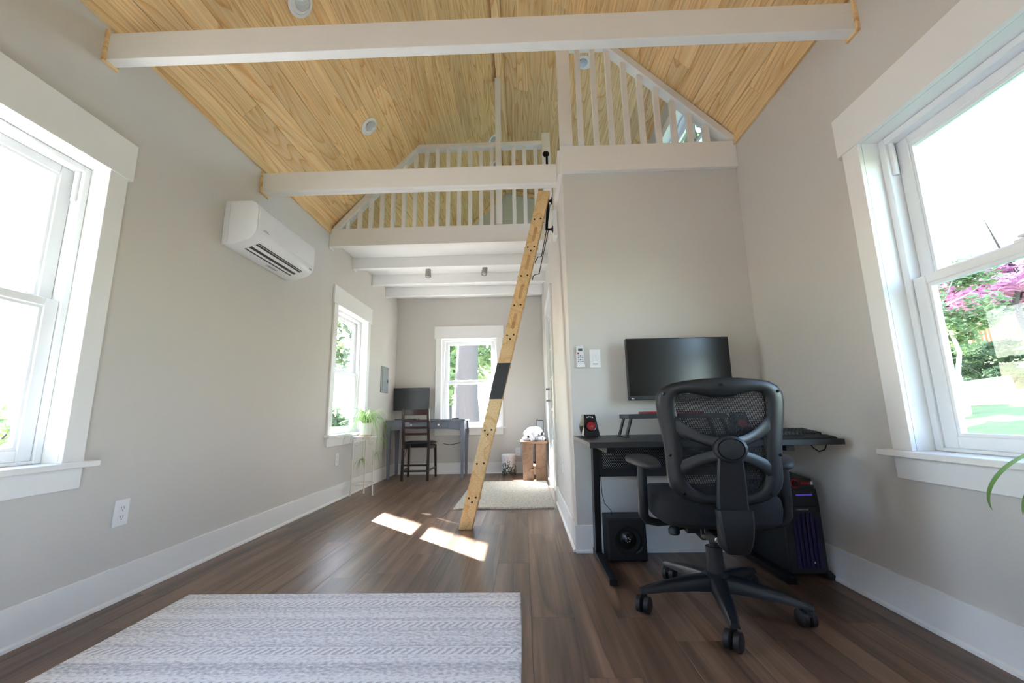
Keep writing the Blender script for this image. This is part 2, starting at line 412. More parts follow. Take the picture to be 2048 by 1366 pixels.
leaf_mat('leaf_red', (108, 56, 64), (140, 84, 88))
leaf_mat('leaf_spider', (120, 158, 84), (196, 216, 160))
def ground_mat():
    mt, nt, p = newmat('ground'); L = nt.links
    tc = N(nt, 'ShaderNodeTexCoord'); sp = N(nt, 'ShaderNodeSeparateXYZ'); L.new(tc.outputs['Object'], sp.inputs[0])
    nz = N(nt, 'ShaderNodeTexNoise'); nz.inputs['Scale'].default_value = .6; nz.inputs['Detail'].default_value = 6; L.new(tc.outputs['Object'], nz.inputs['Vector'])
    n2 = N(nt, 'ShaderNodeTexNoise'); n2.inputs['Scale'].default_value = 6; n2.inputs['Detail'].default_value = 5; L.new(tc.outputs['Object'], n2.inputs['Vector'])
    g = N(nt, 'ShaderNodeMix', data_type='RGBA'); g.inputs[6].default_value = s2l((84, 106, 60)); g.inputs[7].default_value = s2l((124, 136, 92)); L.new(n2.outputs[0], g.inputs[0])
    t = N(nt, 'ShaderNodeMix', data_type='RGBA'); t.inputs[6].default_value = s2l((136, 126, 116)); t.inputs[7].default_value = s2l((184, 178, 170)); L.new(n2.outputs[0], t.inputs[0])
    a = N(nt, 'ShaderNodeMath', operation='MULTIPLY_ADD'); a.inputs[1].default_value = 6; L.new(nz.outputs[0], a.inputs[0]); L.new(sp.outputs[0], a.inputs[2])
    mr = N(nt, 'ShaderNodeMapRange'); mr.inputs[1].default_value = 5; mr.inputs[2].default_value = 6; L.new(a.outputs[0], mr.inputs[0])
    mx = N(nt, 'ShaderNodeMix', data_type='RGBA'); L.new(mr.outputs[0], mx.inputs[0]); L.new(t.outputs[2], mx.inputs[6]); L.new(g.outputs[2], mx.inputs[7])
    L.new(mx.outputs[2], p.inputs['Base Color']); p.inputs['Roughness'].default_value = .95
ground_mat()
def floral_mat():
    mt, nt, p = newmat('floral'); L = nt.links
    tc = N(nt, 'ShaderNodeTexCoord'); sp = N(nt, 'ShaderNodeSeparateXYZ'); L.new(tc.outputs['Object'], sp.inputs[0])
    mp = N(nt, 'ShaderNodeMapping'); mp.inputs['Scale'].default_value = (60, 60, 34); L.new(tc.outputs['Object'], mp.inputs[0])
    nz = N(nt, 'ShaderNodeTexNoise'); nz.inputs['Scale'].default_value = 1; nz.inputs['Detail'].default_value = 4; L.new(mp.outputs[0], nz.inputs['Vector'])
    mr = N(nt, 'ShaderNodeMapRange'); mr.inputs[1].default_value = .02; mr.inputs[2].default_value = .24; mr.inputs[3].default_value = .16; mr.inputs[4].default_value = -.06; L.new(sp.outputs[2], mr.inputs[0])
    ad = N(nt, 'ShaderNodeMath', operation='ADD'); L.new(nz.outputs[0], ad.inputs[0]); L.new(mr.outputs[0], ad.inputs[1])
    cr = N(nt, 'ShaderNodeValToRGB'); e = cr.color_ramp.elements
    e[0].position = .54; e[0].color = s2l((236, 236, 240)); e[1].position = .62; e[1].color = s2l((74, 86, 76)); L.new(ad.outputs[0], cr.inputs[0])
    L.new(cr.outputs[0], p.inputs['Base Color']); p.inputs['Roughness'].default_value = .35
floral_mat()
def blanket_mat():
    mt, nt, p = newmat('blanket'); L = nt.links
    tc = N(nt, 'ShaderNodeTexCoord'); wv = N(nt, 'ShaderNodeTexWave'); wv.inputs['Scale'].default_value = 22; wv.inputs['Distortion'].default_value = 9; wv.inputs['Detail'].default_value = 2
    L.new(tc.outputs['Object'], wv.inputs['Vector'])
    cr = N(nt, 'ShaderNodeValToRGB'); e = cr.color_ramp.elements
    e[0].position = .1; e[0].color = s2l((104, 104, 112)); e[1].position = .45; e[1].color = s2l((196, 196, 202)); L.new(wv.outputs[0], cr.inputs[0])
    L.new(cr.outputs[0], p.inputs['Base Color']); p.inputs['Roughness'].default_value = .95
    bp = N(nt, 'ShaderNodeBump'); bp.inputs['Strength'].default_value = .4; bp.inputs['Distance'].default_value = .004; L.new(wv.outputs[0], bp.inputs['Height']); L.new(bp.outputs[0], p.inputs['Normal'])
blanket_mat()

# ================================================================== STRUCTURE
WT = .16                                    # wall thickness
def holes_wall(mb, u0, u1, z0, z1, holes, box):
    us = sorted({u0, u1, *[h[0] for h in holes], *[h[1] for h in holes]})
    for a, b in zip(us, us[1:]):
        cuts = sorted([(h[2], h[3]) for h in holes if h[0] <= a+1e-6 and h[1] >= b-1e-6])
        z = z0
        for c, d in cuts:
            if c > z: box(mb, a, b, z, c)
            z = d
        if z < z1: box(mb, a, b, z, z1)
WW, WH, WZ = .845, 1.341, .664              # clear window opening
HO = WW/2+.02
WIN_L1, WIN_L2, WIN_R, WIN_B = 1.303, 4.592, 1.297, -.822
def hole(c): return (c-HO, c+HO, WZ-.03, WZ+WH+.02)
# left wall
mb = MB(); holes_wall(mb, YF-WT, YB+WT, 0, ZW+.12, [hole(WIN_L1), hole(WIN_L2)], lambda m, a, b, c, d: m.box(XL-WT, XL, a, b, c, d))
struct('wall_left', mb, 'wall')
# right wall, taller where the dormer is
DW = (3.10, 5.30, 2.80, 3.70)               # dormer window opening
mb = MB(); holes_wall(mb, YF-WT, YD-.02, 0, ZW+.12, [hole(WIN_R)], lambda m, a, b, c, d: m.box(XR, XR+WT, a, b, c, d))
holes_wall(mb, YD-.02, YB+WT, 0, ZDORM+.1, [DW], lambda m, a, b, c, d: m.box(XR, XR+WT, a, b, c, d))
struct('wall_right', mb, 'wall')
# nook back wall with gable
mb = MB(); holes_wall(mb, XL, XR, 0, ZW, [hole(WIN_B)], lambda m, a, b, c, d: m.box(a, b, YB, YB+WT, c, d))
mb.prism([(XL, ZW), (XR, ZW), (XR, ZDORM+.1), (XM, ZRIDGE+.1), (XL, ZW+.1)], YB, YB+WT)
struct('wall_back', mb, 'wall')
# wall behind the camera
FWW, FWX = .62, -.2                          # a wide window behind the camera, seen only by its blue daylight and its sheen
mb = MB(); holes_wall(mb, XL, XR, 0, ZW, [(FWX-FWW/2-.02, FWX+FWW/2+.02, WZ-.03, WZ+WH+.02)], lambda m, a, b, c, d: m.box(a, b, YF-WT, YF, c, d))
mb.prism([(XL, ZW), (XR, ZW), (XR, ZW+.1), (XM, ZRIDGE+.1), (XL, ZW+.1)], YF-WT, YF)
struct('wall_front', mb, 'wall')
# closet block: desk wall and the wall along the nook (with the door)
mb = MB(); mb.box(XC, XR, YD, YD+.1, 0, ZJ)
struct('wall_desk', mb, 'wall')
DY0, DY1, DZ = 4.22, 5.08, 2.04
mb = MB(); holes_wall(mb, YD+.1, YB, 0, ZJ, [(DY0, DY1, -.01, DZ)], lambda m, a, b, c, d: m.box(XC, XC+.1, a, b, c, d))
struct('wall_nook', mb, 'wall')
# cheek of the dormer above the main slope
mb = MB(); mb.prism([(XM, ZRIDGE+.02), (XR, ZW+.02), (XR, ZDORM+.02)], YD-.06, YD-.02)
struct('wall_dormer', mb, 'wall')

# floor
mb = MB(); mb.box(XL-WT, XR+WT, YF-WT, YB+WT, -.16, -.012)
floor = struct('floor', mb, 'soil')
def plank_mesh(wd, ln, th, ch, mat, down):
    mb = MB(); s = -1 if down else 1      # visible face at z=0, body behind it, long edges eased
    prof = [(-wd/2, -th*s), (wd/2, -th*s), (wd/2, -ch*s), (wd/2-ch, 0), (-wd/2+ch, 0), (-wd/2, -ch*s)]
    mb.prism(prof, -ln/2, ln/2, 'xz')
    me = mb.mesh('plank'); me.materials.append(MAT[mat]); return me
PW, PL = .178, 1.22
pm = {}
def place_board(name, me, loc, roty, parent):
    o = bpy.data.objects.new(name, me); col.objects.link(o); o.parent = parent
    o.location = loc; o.rotation_euler = (0, roty, 0); return o
rnd = random.Random(3)
nx = int(math.ceil((XR-XL)/PW))
for i in range(nx):
    x0 = XL + i*PW; x1 = min(x0+PW, XR); y = YF - rnd.random()*PL*.9
    while y < YB:
        a, b = max(y, YF), min(y+PL, YB)
        if b-a > .02:
            k = (round(x1-x0, 4), round(b-a, 3))
            if k not in pm: pm[k] = plank_mesh(k[0]-.0006, k[1]-.0006, .011, .0006, 'floor_wood', False)
            place_board('floor_plank', pm[k], ((x0+x1)/2, (a+b)/2, 0), 0, floor)
        y += PL
# ceiling: backing slabs and pine boards
mb = MB(); t = .16
e = .02*math.sqrt(2)
mb.prism([(XL-WT-.25, ZW-WT-.25+e), (XM, ZRIDGE+e), (XM, ZRIDGE+e+t), (XL-WT-.25, ZW-WT-.25+e+t)], YF-.4, YB+.45)
mb.prism([(XM, ZRIDGE+e), (XR+WT+.25, ZW-WT-.25+e), (XR+WT+.25, ZW-WT-.25+e+t), (XM, ZRIDGE+e+t)], YF-.4, YD-.03)
sl = (ZDORM-ZRIDGE)/(XR-XM)
mb.prism([(XM, ZRIDGE+.021), (XR+WT+.25, ZRIDGE+.021+sl*(XR+WT+.25-XM)), (XR+WT+.25, ZRIDGE+.02+t+sl*(XR+WT+.25-XM)), (XM, ZRIDGE+.02+t+.08)], YD-.03, YB+.45)
ceiling = struct('ceiling', mb, 'roof_ext')
BW = .1325
LEN = [1.22, 1.83, 2.44, 3.05]
def board_rows(ox, oz, dx, dz, length, y0, y1, seed):
    r = random.Random(seed); ang = math.atan2(dz, dx); n = int(length/BW+.999); ux, uz = math.cos(ang), math.sin(ang)
    nz_, nxn = math.cos(ang), -math.sin(ang)
    if nz_ < 0: nz_, nxn = -nz_, -nxn
    for i in range(n):
        s0, s1 = i*BW, min((i+1)*BW, length)
        if s1-s0 < .02: continue
        y = y0 - r.random()*1.5
        while y < y1:
            L_ = r.choice(LEN); a, b = max(y, y0), min(y+L_, y1)
            if b-a > .03:
                k = ('c', round(s1-s0, 4), round(b-a, 2))
                if k not in pm: pm[k] = plank_mesh(k[1]-.001, k[2]-.001, .015, .0022, 'pine', True)
                sm = (s0+s1)/2
                flip = dx < 0
                place_board('ceiling_board', pm[k], (ox+ux*sm, (a+b)/2, oz+uz*sm), -ang if not flip else PI-ang, ceiling)
            y += L_
SQ = (XM-XL)*math.sqrt(2)
board_rows(XL, ZW, 1, 1, SQ, YF, YB, 11)
board_rows(XR, ZW, -1, 1, SQ, YF, YD-.02, 12)
board_rows(XR, ZDORM, -(XR-XM), ZRIDGE-ZDORM, math.hypot(XR-XM, ZRIDGE-ZDORM), YD-.02, YB, 13)
# pine trims: ridge board, eaves strips, gable strips
mb = MB(); mb.box(XM-.02, XM+.062, YF, YB-.001, ZRIDGE-.068, ZRIDGE-.05); mb.prism([(XM-.02, ZRIDGE-.05), (XM+.062, ZRIDGE-.05), (XM+.05, ZRIDGE-.02), (XM-.015, ZRIDGE-.02)], YF, YB-.001)
struct('trim_1', mb, 'pine_trim')
mb = MB(); mb.prism([(XL, 2.688), (XL+.019, 2.688), (XL+.019, ZW+.015), (XL, ZW-.004)], YF, YL-.001); struct('trim_2', mb, 'pine_trim')
mb = MB(); mb.prism([(XR, 2.688), (XR-.019, 2.688), (XR-.019, ZW+.015), (XR, ZW-.004)], YF, YD-.04); struct('trim_3', mb, 'pine_trim')
c = .055
mb = MB(); mb.prism([(XL+.03, ZW-.04), (XM-.03, ZRIDGE-.10), (XM-.03, ZRIDGE-.035), (XL+.03, ZW+.025)], YB-.02, YB-.0005); struct('trim_4', mb, 'pine_trim')
mb = MB(); mb.prism([(XR-.012, ZDORM-.065), (XM+.07, ZRIDGE-.10), (XM+.07, ZRIDGE-.03), (XR-.012, ZDORM-.002)], YB-.02, YB-.0005); struct('trim_5', mb, 'pine_trim')
mb = MB(); mb.box(XR-.018, XR-.0005, YD, YB-.02, ZDORM-.07, ZDORM-.002); struct('trim_6', mb, 'pine_trim')

# loft floor (the nook's white ceiling is its underside)
mb = MB(); mb.box(XL, XR, YL+.03, YB, ZJ, 2.715); mb.box(XC-.03, XR, YD, YL+.03, ZJ, 2.715)
struct('ceiling_nook', mb, 'trim')

# baseboards with a shoe strip
BH = .156
def baseboard(name, boxes):
    mb = MB()
    for x0, x1, y0, y1, ax, sgn in boxes: mb.box(x0, x1, y0, y1, .0005, BH)
    o = struct(name, mb, 'trim', bevel=.002, seg=1)
    ms = MB()
    for x0, x1, y0, y1, ax, sgn in boxes:
        if ax == 'x':
            xx = x1 if sgn > 0 else x0
            ms.prism([(xx, .0005), (xx+sgn*.012, .0005), (xx+sgn*.010, .012), (xx, .019)], y0, y1)
        else:
            yy = y1 if sgn > 0 else y0
            ms.prism([(yy, .0005), (yy+sgn*.012, .0005), (yy+sgn*.010, .012), (yy, .019)], x0, x1, 'yz')
    ms.build('shoe_strip', 'trim', o)
baseboard('baseboard_left', [(XL, XL+.015, YF, YB, 'x', 1)])
baseboard('baseboard_right', [(XR-.015, XR, YF, YD-.016, 'x', -1)])
baseboard('baseboard_desk', [(XC-.015, XR-.028, YD-.015, YD, 'y', -1)])
baseboard('baseboard_nook', [(XC-.015, XC, YD, DY0-.085, 'x', -1), (XC-.015, XC, DY1+.085, YB-.016, 'x', -1)])
baseboard('baseboard_back', [(XL+.028, XC-.03, YB-.015, YB, 'y', -1)])

# ------------------------------------------------------------------ windows
def make_window(name, wd, h, loc, rotz, header=True):
    o = structroot(name, loc, rotz, local=True); hw = wd/2
    P = lambda n, mb, mat='trim', par=o, **k: mb.build(n, mat, par, local=True, **k)
    if header:
        P('head_casing', MB().box(-hw-.110, hw+.110, -.024, 0, h, h+.193), bevel=.0015, seg=1)
        for s in (-1, 1): P('side_casing', MB().box(min(s*hw, s*(hw+.088)), max(s*hw, s*(hw+.088)), -.019, 0, 0, h), bevel=.0015, seg=1)
        P('stool', MB().box(-hw-.130, hw+.130, -.055, 0, -.024, 0).box(-hw, hw, 0, .10, -.024, 0), bevel=.002, seg=1)
        P('apron', MB().box(-hw-.088, hw+.088, -.019, 0, -.113, -.024), bevel=.0015, seg=1)
    else:
        P('head_casing', MB().box(-hw-.09, hw+.09, -.02, 0, h, h+.09))
        P('sill_casing', MB().box(-hw-.09, hw+.09, -.02, 0, -.09, 0))
        for s in (-1, 1): P('side_casing', MB().box(min(s*hw, s*(hw+.09)), max(s*hw, s*(hw+.09)), -.02, 0, 0, h))
    for s in (-1, 1): P('jamb', MB().box(min(s*hw, s*(hw+.019)), max(s*hw, s*(hw+.019)), .0005, .16, 0, h))
    P('head_jamb', MB().box(-hw-.019, hw+.019, .0005, .16, h, h+.019))
    P('sill', MB().box(-hw-.019, hw+.019, .10, .20, -.028, 0))
    fw = .03; fr = MB()
    for s in (-1, 1): fr.box(min(s*hw, s*(hw-fw)), max(s*hw, s*(hw-fw)), .07, .155, .001, h-.001)
    fr.box(-hw+fw, hw-fw, .07, .155, h-fw, h-.001); fr.box(-hw+fw, hw-fw, .07, .155, .001, .014)
    P('window_frame', fr, 'vinyl', bevel=.003, seg=1)
    st = .054; i0, i1 = -hw+fw+.001, hw-fw-.001; mid = h*.5
    def sash(nm, y0, y1, z0, z1, rb, rt):
        m = MB(); m.box(i0, i0+st, y0, y1, z0, z1).box(i1-st, i1, y0, y1, z0, z1).box(i0+st, i1-st, y0, y1, z0, z0+rb).box(i0+st, i1-st, y0, y1, z1-rt, z1)
        s_ = P(nm, m, 'vinyl', bevel=.003, seg=1)
        # glazing bead, set back from the sash face
        g = MB(); a, b, c_, d = i0+st, i1-st, z0+rb, z1-rt; q = .012
        g.box(a, a+q, y0+.006, y1-.004, c_, d).box(b-q, b, y0+.006, y1-.004, c_, d).box(a+q, b-q, y0+.006, y1-.004, c_, c_+q).box(a+q, b-q, y0+.006, y1-.004, d-q, d)
        P('glazing_bead', g, 'vinyl', s_)
        P('pane', MB().box(a+q, b-q, (y0+y1)/2-.002, (y0+y1)/2+.002, c_+q, d-q), 'glass', s_)
        return s_
    sash('upper_sash', .115, .148, mid-.008, h-fw, .034, .042)
    lo = sash('lower_sash', .078, .112, .014, mid+.022, .046, .036)
    P('sash_lock', MB().box(-.035, .035, .082, .108, mid+.022, mid+.034).box(-.012, .03, .072, .092, mid+.034, mid+.043), 'vinyl', lo, bevel=.003)
    for s in (-1, 1):
        x = s*(hw-fw-.006); P('balance_cover', MB().tube([(x, .094, h-.18), (x, .094, h-fw-.001)], .011, 10), 'vinyl', smooth=50)
    return o
win1 = make_window('window_1', WW, WH, (XL, WIN_L1, WZ), PI/2)
win2 = dup(win1, (XL, WIN_L2, WZ), PI/2); win2.name = 'window_2'
win3 = dup(win1, (XR, WIN_R, WZ), -PI/2); win3.name = 'window_3'
win4 = dup(win1, (WIN_B, YB, WZ), 0); win4.name = 'window_4'
win6 = make_window('window_6', FWW, WH, (FWX, YF, WZ), PI)
dwn = make_window('window_5', DW[1]-DW[0]-.04, DW[3]-DW[2]-.05, (XR, (DW[0]+DW[1])/2, DW[2]+.03), -PI/2, header=False)

# door in the nook wall
dr = structroot('door_1', (XC, (DY0+DY1)/2, 0))
P = lambda n, mb, mat='door_white', par=dr, **k: mb.build(n, mat, par, **k)
for a in (DY0-.08, DY1): P('side_casing', MB().box(XC-.018, XC, a, a+.08, .0005, DZ))
P('head_casing', MB().box(XC-.022, XC, DY0-.10, DY1+.10, DZ, DZ+.13))
for a in (DY0, DY1-.02): P('jamb', MB().box(XC+.0005, XC+.099, a, a+.02, .0005, DZ-.0005))
P('head_jamb', MB().box(XC+.0005, XC+.099, DY0+.02, DY1-.02, DZ-.02, DZ-.0005))
P('threshold', MB().box(XC+.002, XC+.098, DY0+.02, DY1-.02, .0005, .014), 'nickel')
leaf = P('door_leaf', MB().box(XC+.012, XC+.052, DY0+.023, DY1-.023, .016, DZ-.023))
for i in range(2):
    for j in range(4):
        y0 = DY0+.13+i*.31; z0 = .55+j*.35
        P('pane', MB().box(XC+.009, XC+.0118, y0, y0+.28, z0, z0+.32), 'black_gloss', leaf) if False else P('pane', MB().box(XC+.0095, XC+.0118, y0, y0+.28, z0, z0+.32), 'lens', leaf)
P('muntin', MB().box(XC+.004, XC+.0117, DY0+.412, DY0+.438, .53, 1.95).box(XC+.004, XC+.0117, DY0+.10, DY0+.128, .53, 1.95).box(XC+.004, XC+.0117, DY0+.722, DY0+.75, .53, 1.95))
for z in (.99, 1.13):
    hnd = P('door_handle' if z < 1.05 else 'deadbolt', MB().lathe([(.03, 0), (.03, -.008), (.012, -.012), (.012, -.05), (.016, -.055)], (XC+.012, 5.0, z), 16, 'x'), 'nickel', dr, smooth=40)
    if z < 1.05: P('lever', MB().tube([(XC-.04, 5.0, z), (XC-.042, 4.96, z), (XC-.04, 4.89, z)], .008, 8), 'nickel', hnd, smooth=50)

# ------------------------------------------------------------------ beams and joists
def end_trim(par, xw, sgn, y0, y1, z0, z1, mat='pine_trim'):
    a, b = (xw+.0005, xw+.014) if sgn > 0 else (xw-.014, xw-.0005)
    q = .012
    MB().box(a, b, y0-q, y0, z0-q, z1).build('end_trim', mat, par)
    MB().box(a, b, y1, y1+q, z0-q, z1).build('end_trim', mat, par)
    MB().box(a, b, y0, y1, z0-q, z0).build('end_trim', mat, par)
b1 = thing('tie_beam', 'white painted tie beam crossing the whole room nearest the camera', 'beam', (XM, 1.65, 2.51), group='tie beams under the pine ceiling')
MB().box(XL+.001, XR-.001, 1.628, 1.678, 2.512, 2.655).build('beam', 'trim_beam', b1, bevel=.003)
end_trim(b1, XL, 1, 1.628, 1.678, 2.512, 2.668); end_trim(b1, XR, -1, 1.628, 1.678, 2.512, 2.668)
b2 = thing('tie_beam', 'white tie beam running from the left wall to the loft above the ladder', 'beam', (-.8, 2.84, 2.51), group='tie beams under the pine ceiling')
MB().box(XL+.001, XC-.032, 2.803, 2.842, 2.515, 2.665).box(XL+.001, XC-.032, 2.844, 2.883, 2.515, 2.665).build('beam', 'trim_beam', b2, bevel=.003)
end_trim(b2, XL, 1, 2.803, 2.883, 2.515, 2.675)
f1 = thing('fascia_beam', 'white fascia board under the long loft railing above the nook', 'beam', (-.8, YL, 2.55), group='loft fascia boards')
MB().box(XL+.001, XC-.032, YL-.03, YL+.0295, 2.548, 2.735).build('board', 'trim_beam', f1, bevel=.002)
MB().box(XL+.001, XC-.032, YL-.034, YL-.0305, 2.545, 2.553).build('lower_bead', 'trim', f1)
MB().box(XL+.0005, XL+.012, YL-.03, YL+.06, 2.528, 2.5475).build('end_trim', 'trim', f1)
f2 = thing('fascia_beam', 'white fascia board under the short triangular loft railing above the monitor', 'beam', (.93, YD, 2.52), group='loft fascia boards')
MB().box(XC-.012, XR-.001, YD-.035, YD-.001, 2.524, 2.722).build('board', 'trim_beam', f2, bevel=.002)
f3 = thing('fascia_beam', 'white fascia board along the loft opening beside the ladder top', 'beam', (.29, 3.3, 2.52), group='loft fascia boards')
MB().box(XC-.0315, XC-.0005, YD, YL-.032, 2.524, ZJ-.0005).build('board', 'trim_beam', f3, bevel=.002)
for k, (y, lab) in enumerate(((4.513, 'first white joist behind the loft fascia in the nook ceiling'), (5.113, 'middle white joist in the nook ceiling beyond the two spotlights'), (5.66, 'last white joist in the nook ceiling, next to the back wall'))):
    j = thing('loft_joist', lab, 'beam', (-.8, y, 2.53), group='nook ceiling joists')
    MB().box(XL+.001, XC-.001, y, y+.06, 2.53, ZJ-.0005).build('joist', 'trim', j, bevel=.002)
    end_trim(j, XL, 1, y, y+.06, 2.53, ZJ-.001, 'trim')

# ------------------------------------------------------------------ loft railings
rl = thing('loft_railing', 'long white loft railing above the nook with a sloped left end', 'railing', (-.8, YL, 2.735))
zb, zt = 2.7355, 3.652
xs = [-1.766+.1142*k for k in range(18)]
XS0, XS1 = XL+.035, -1.075                  # the slope of the hand rail
def slope_z(x): return zb+.03 + (x-XS0)*(zt-.04-zb-.03)/(XS1-XS0)
for x in xs:
    if abs(x+.21) < .06 or x > .2: continue
    top = zt-.0405 if x > XS1+.02 else slope_z(x)-.045
    if top-zb > .03: MB().box(x-.019, x+.019, YL-.019, YL+.019, zb, top).build('baluster', 'trim_beam', rl)
MB().box(XS1+.0005, -.240, YL-.045, YL+.045, zt-.04, zt).build('top_rail', 'trim_beam', rl, bevel=.003)
MB().box(-.180, .245, YL-.045, YL+.045, zt-.04, zt).build('top_rail', 'trim_beam', rl, bevel=.003)
mb = MB(); mb.prism([(XS0, zb+.0005), (XS0+.075, zb+.0005), (XS1, zt-.04-.045), (XS1, zt-.0), (XS1-.02, zt)], YL-.045, YL+.045); mb.build('sloped_rail', 'trim_beam', rl)
MB().box(.246, XC+.02, YL-.04, YL+.04, 2.716, 3.745).build('corner_post', 'trim_beam', rl, bevel=.003)
ps = thing('ridge_post', 'tall thin white post rising from the loft railing to the ridge', 'post', (-.21, YL, 2.735))
MB().box(-.2395, -.1805, YL-.046, YL+.020, 2.7355, ZRIDGE-.069).build('post', 'trim_beam', ps, bevel=.002)
rr = thing('loft_railing', 'short triangular white loft railing above the desk wall', 'railing', (.93, YD, 2.72))
zb2, zt2, yr = 2.7225, 3.592, YD-.018
X0, X1 = .66, XR-.012
def slope2(x): return zt2-.0 - (x-X0)*(zt2-zb2-.02)/(X1-X0)
for k in range(9):
    x = .455+.1115*k
    top = zt2-.046 if x < X0-.01 else slope2(x)-.066
    if top-zb2 > .03: MB().box(x-.018, x+.018, yr-.017, yr+.017, zb2, top).build('baluster', 'trim_beam', rr)
MB().box(.30, X0, yr-.04, yr+.04, zt2-.045, zt2).build('top_rail', 'trim_beam', rr, bevel=.003)
MB().prism([(X0+.0005, zt2-.062), (X0+.0005, zt2), (X1, zb2+.02), (X1, zb2+.0005), (X1-.045, zb2+.0005)], yr-.04, yr+.04).build('sloped_rail', 'trim_beam', rr)
MB().box(.302, .390, yr-.038, yr+.038, zb2, zt2-.0455).build('post', 'trim_beam', rr, bevel=.003)

# ================================================================== OUTSIDE
GZ = -.45
def gh(x, y):                                # the right hand yard climbs away from the cabin
    k = min(1, max(0, (x-3)/6.5)); k = k*k*(3-2*k); k *= min(1, max(0, (y+6)/8))
    return GZ + 1.36*k + (.20*(x-9.5) if x > 9.5 else 0)*min(1, max(0, (y+6)/8))
gx = [-60, -40, -25, -15, -8, -4, 0]+[2+.5*i for i in range(36)]+[22, 26, 32, 40, 60]; gy = [-60, -40, -25, -15, -10]+[-8+1*i for i in range(34)]+[28, 34, 42, 60]
mb = MB(); mb.v = [Vector((x, y, gh(x, y)-.02)) for y in gy for x in gx]
mb.f = [(j*len(gx)+i, j*len(gx)+i+1, (j+1)*len(gx)+i+1, (j+1)*len(gx)+i) for j in range(len(gy)-1) for i in range(len(gx)-1)]
g = struct('ground', mb, 'ground', smooth=60)
def dirx(px, py, x): r = ray(px, py); return CAM+r*(x/r.x)   # a direction taken out to a distance set by the hill it stands on
def leaves(c, rx, ry, rz, n, size, seed, hollow=.35):
    r = random.Random(seed); mb = MB(); blobs = []
    for k in range(16):
        a = r.uniform(0, 2*PI); q = r.uniform(.2, .75); t = r.uniform(-.7, .8)
        blobs.append((math.cos(a)*q*math.sqrt(1-t*t*.6), math.sin(a)*q*math.sqrt(1-t*t*.6), t, r.uniform(.22, .42)))
    for i in range(n):
        b = r.choice(blobs); d = Vector((r.gauss(0, 1), r.gauss(0, 1), r.gauss(0, 1))).normalized()*b[3]*(r.random()**.4)
        p = Vector((c[0]+(b[0]+d.x)*rx, c[1]+(b[1]+d.y)*ry, c[2]+(b[2]+d.z)*rz))
        a = Vector((r.gauss(0, 1), r.gauss(0, 1), r.gauss(0, .6))).normalized(); bb = a.orthogonal().normalized(); s = size*r.uniform(.6, 1.3)
        k = len(mb.v); mb.v += [p-a*s, p+bb*s*.45, p+a*s, p-bb*s*.45]; mb.f.append((k, k+1, k+2, k+3))
    return mb
def tree(name, label, x, y, h, tr, cz, rx, rz, leaf, n, size, seed, bark='bark', group='trees around the cabin'):
    r = random.Random(seed); GZ = gh(x, y)-.05; t = thing(name, label, 'tree', (x, y, GZ), group=group)
    path = [(x+r.uniform(-.05, .05)*k*.4, y+r.uniform(-.05, .05)*k*.4, GZ-.03+h*k/6) for k in range(7)]
    MB().tube(path, [tr*1.25]+[tr*(1-.11*k) for k in range(1, 7)], 10).build('trunk', bark, t, smooth=60)
    br = MB()
    for k in range(7):
        z = GZ+h*(.62+.05*k); a = r.uniform(0, 2*PI); L_ = rx*r.uniform(.5, .9)
        br.tube([(x, y, z), (x+math.cos(a)*L_*.5, y+math.sin(a)*L_*.5, z+L_*.25), (x+math.cos(a)*L_, y+math.sin(a)*L_, z+L_*.6)], [tr*.35, tr*.22, tr*.06], 6)
    br.build('branches', bark, t, smooth=60)
    if n:
        o = leaves((x, y, cz), rx, rx, rz, n, size, seed+1).build('foliage', leaf, t); o['kind'] = 'stuff'
    return t
G2 = 'trees outside'
# trunk that shades the nook's left window from the sun, and the woods on the left and at the back
tree('tree', 'straight tree whose trunk shades the nook side window', -5.6, 8.125, 17, .150, 14.5, 2.4, 2.4, 'leaf_green', 900, .22, 1)
tree('tree', 'stout grey trunk in the middle of the nook back window', -1.45, 10.6, 11, .34, 7.2, 2.4, 2.2, 'leaf_green', 2500, .16, 2)
tree('tree', 'pale slender trunk at the right of the nook back window', -.62, 12.4, 10, .15, 5.5, 2.0, 2.0, 'leaf_green', 2200, .15, 3, 'bark_pale')
tree('tree', 'leafy tree behind the stout trunk in the back window', -2.6, 14.5, 8, .14, 3.4, 2.6, 2.2, 'leaf_green', 4000, .16, 4)
tree('tree', 'thin tree at the left edge of the back window', -4.3, 16.5, 9, .12, 4.5, 2.4, 2.4, 'leaf_dark', 3000, .17, 5)
tree('tree', 'small leafy tree at the right edge of the back window', .9, 15.5, 7, .1, 3.2, 2.0, 2.0, 'leaf_dark', 3000, .15, 6)
tree('tree', 'loose tree seen in the upper pane of the near left window', -10.5, 4.4, 9, .14, 4.6, 2.8, 2.6, 'leaf_green', 2600, .18, 7)
tree('tree', 'bushy tree seen through the nook side window', -7.6, 13.0, 7, .13, 2.6, 2.4, 2.0, 'leaf_green', 4000, .15, 8)
tree('tree', 'dark leaved tree far behind the nook side window', -9.5, 18.5, 9, .18, 4.0, 3.2, 3.0, 'leaf_dark', 4200, .18, 9)
tree('tree', 'thin bare stemmed tree left of the near left window', -13.5, 7.5, 8, .1, 4.8, 2.2, 2.4, 'leaf_green', 1600, .18, 10, 'bark_pale')
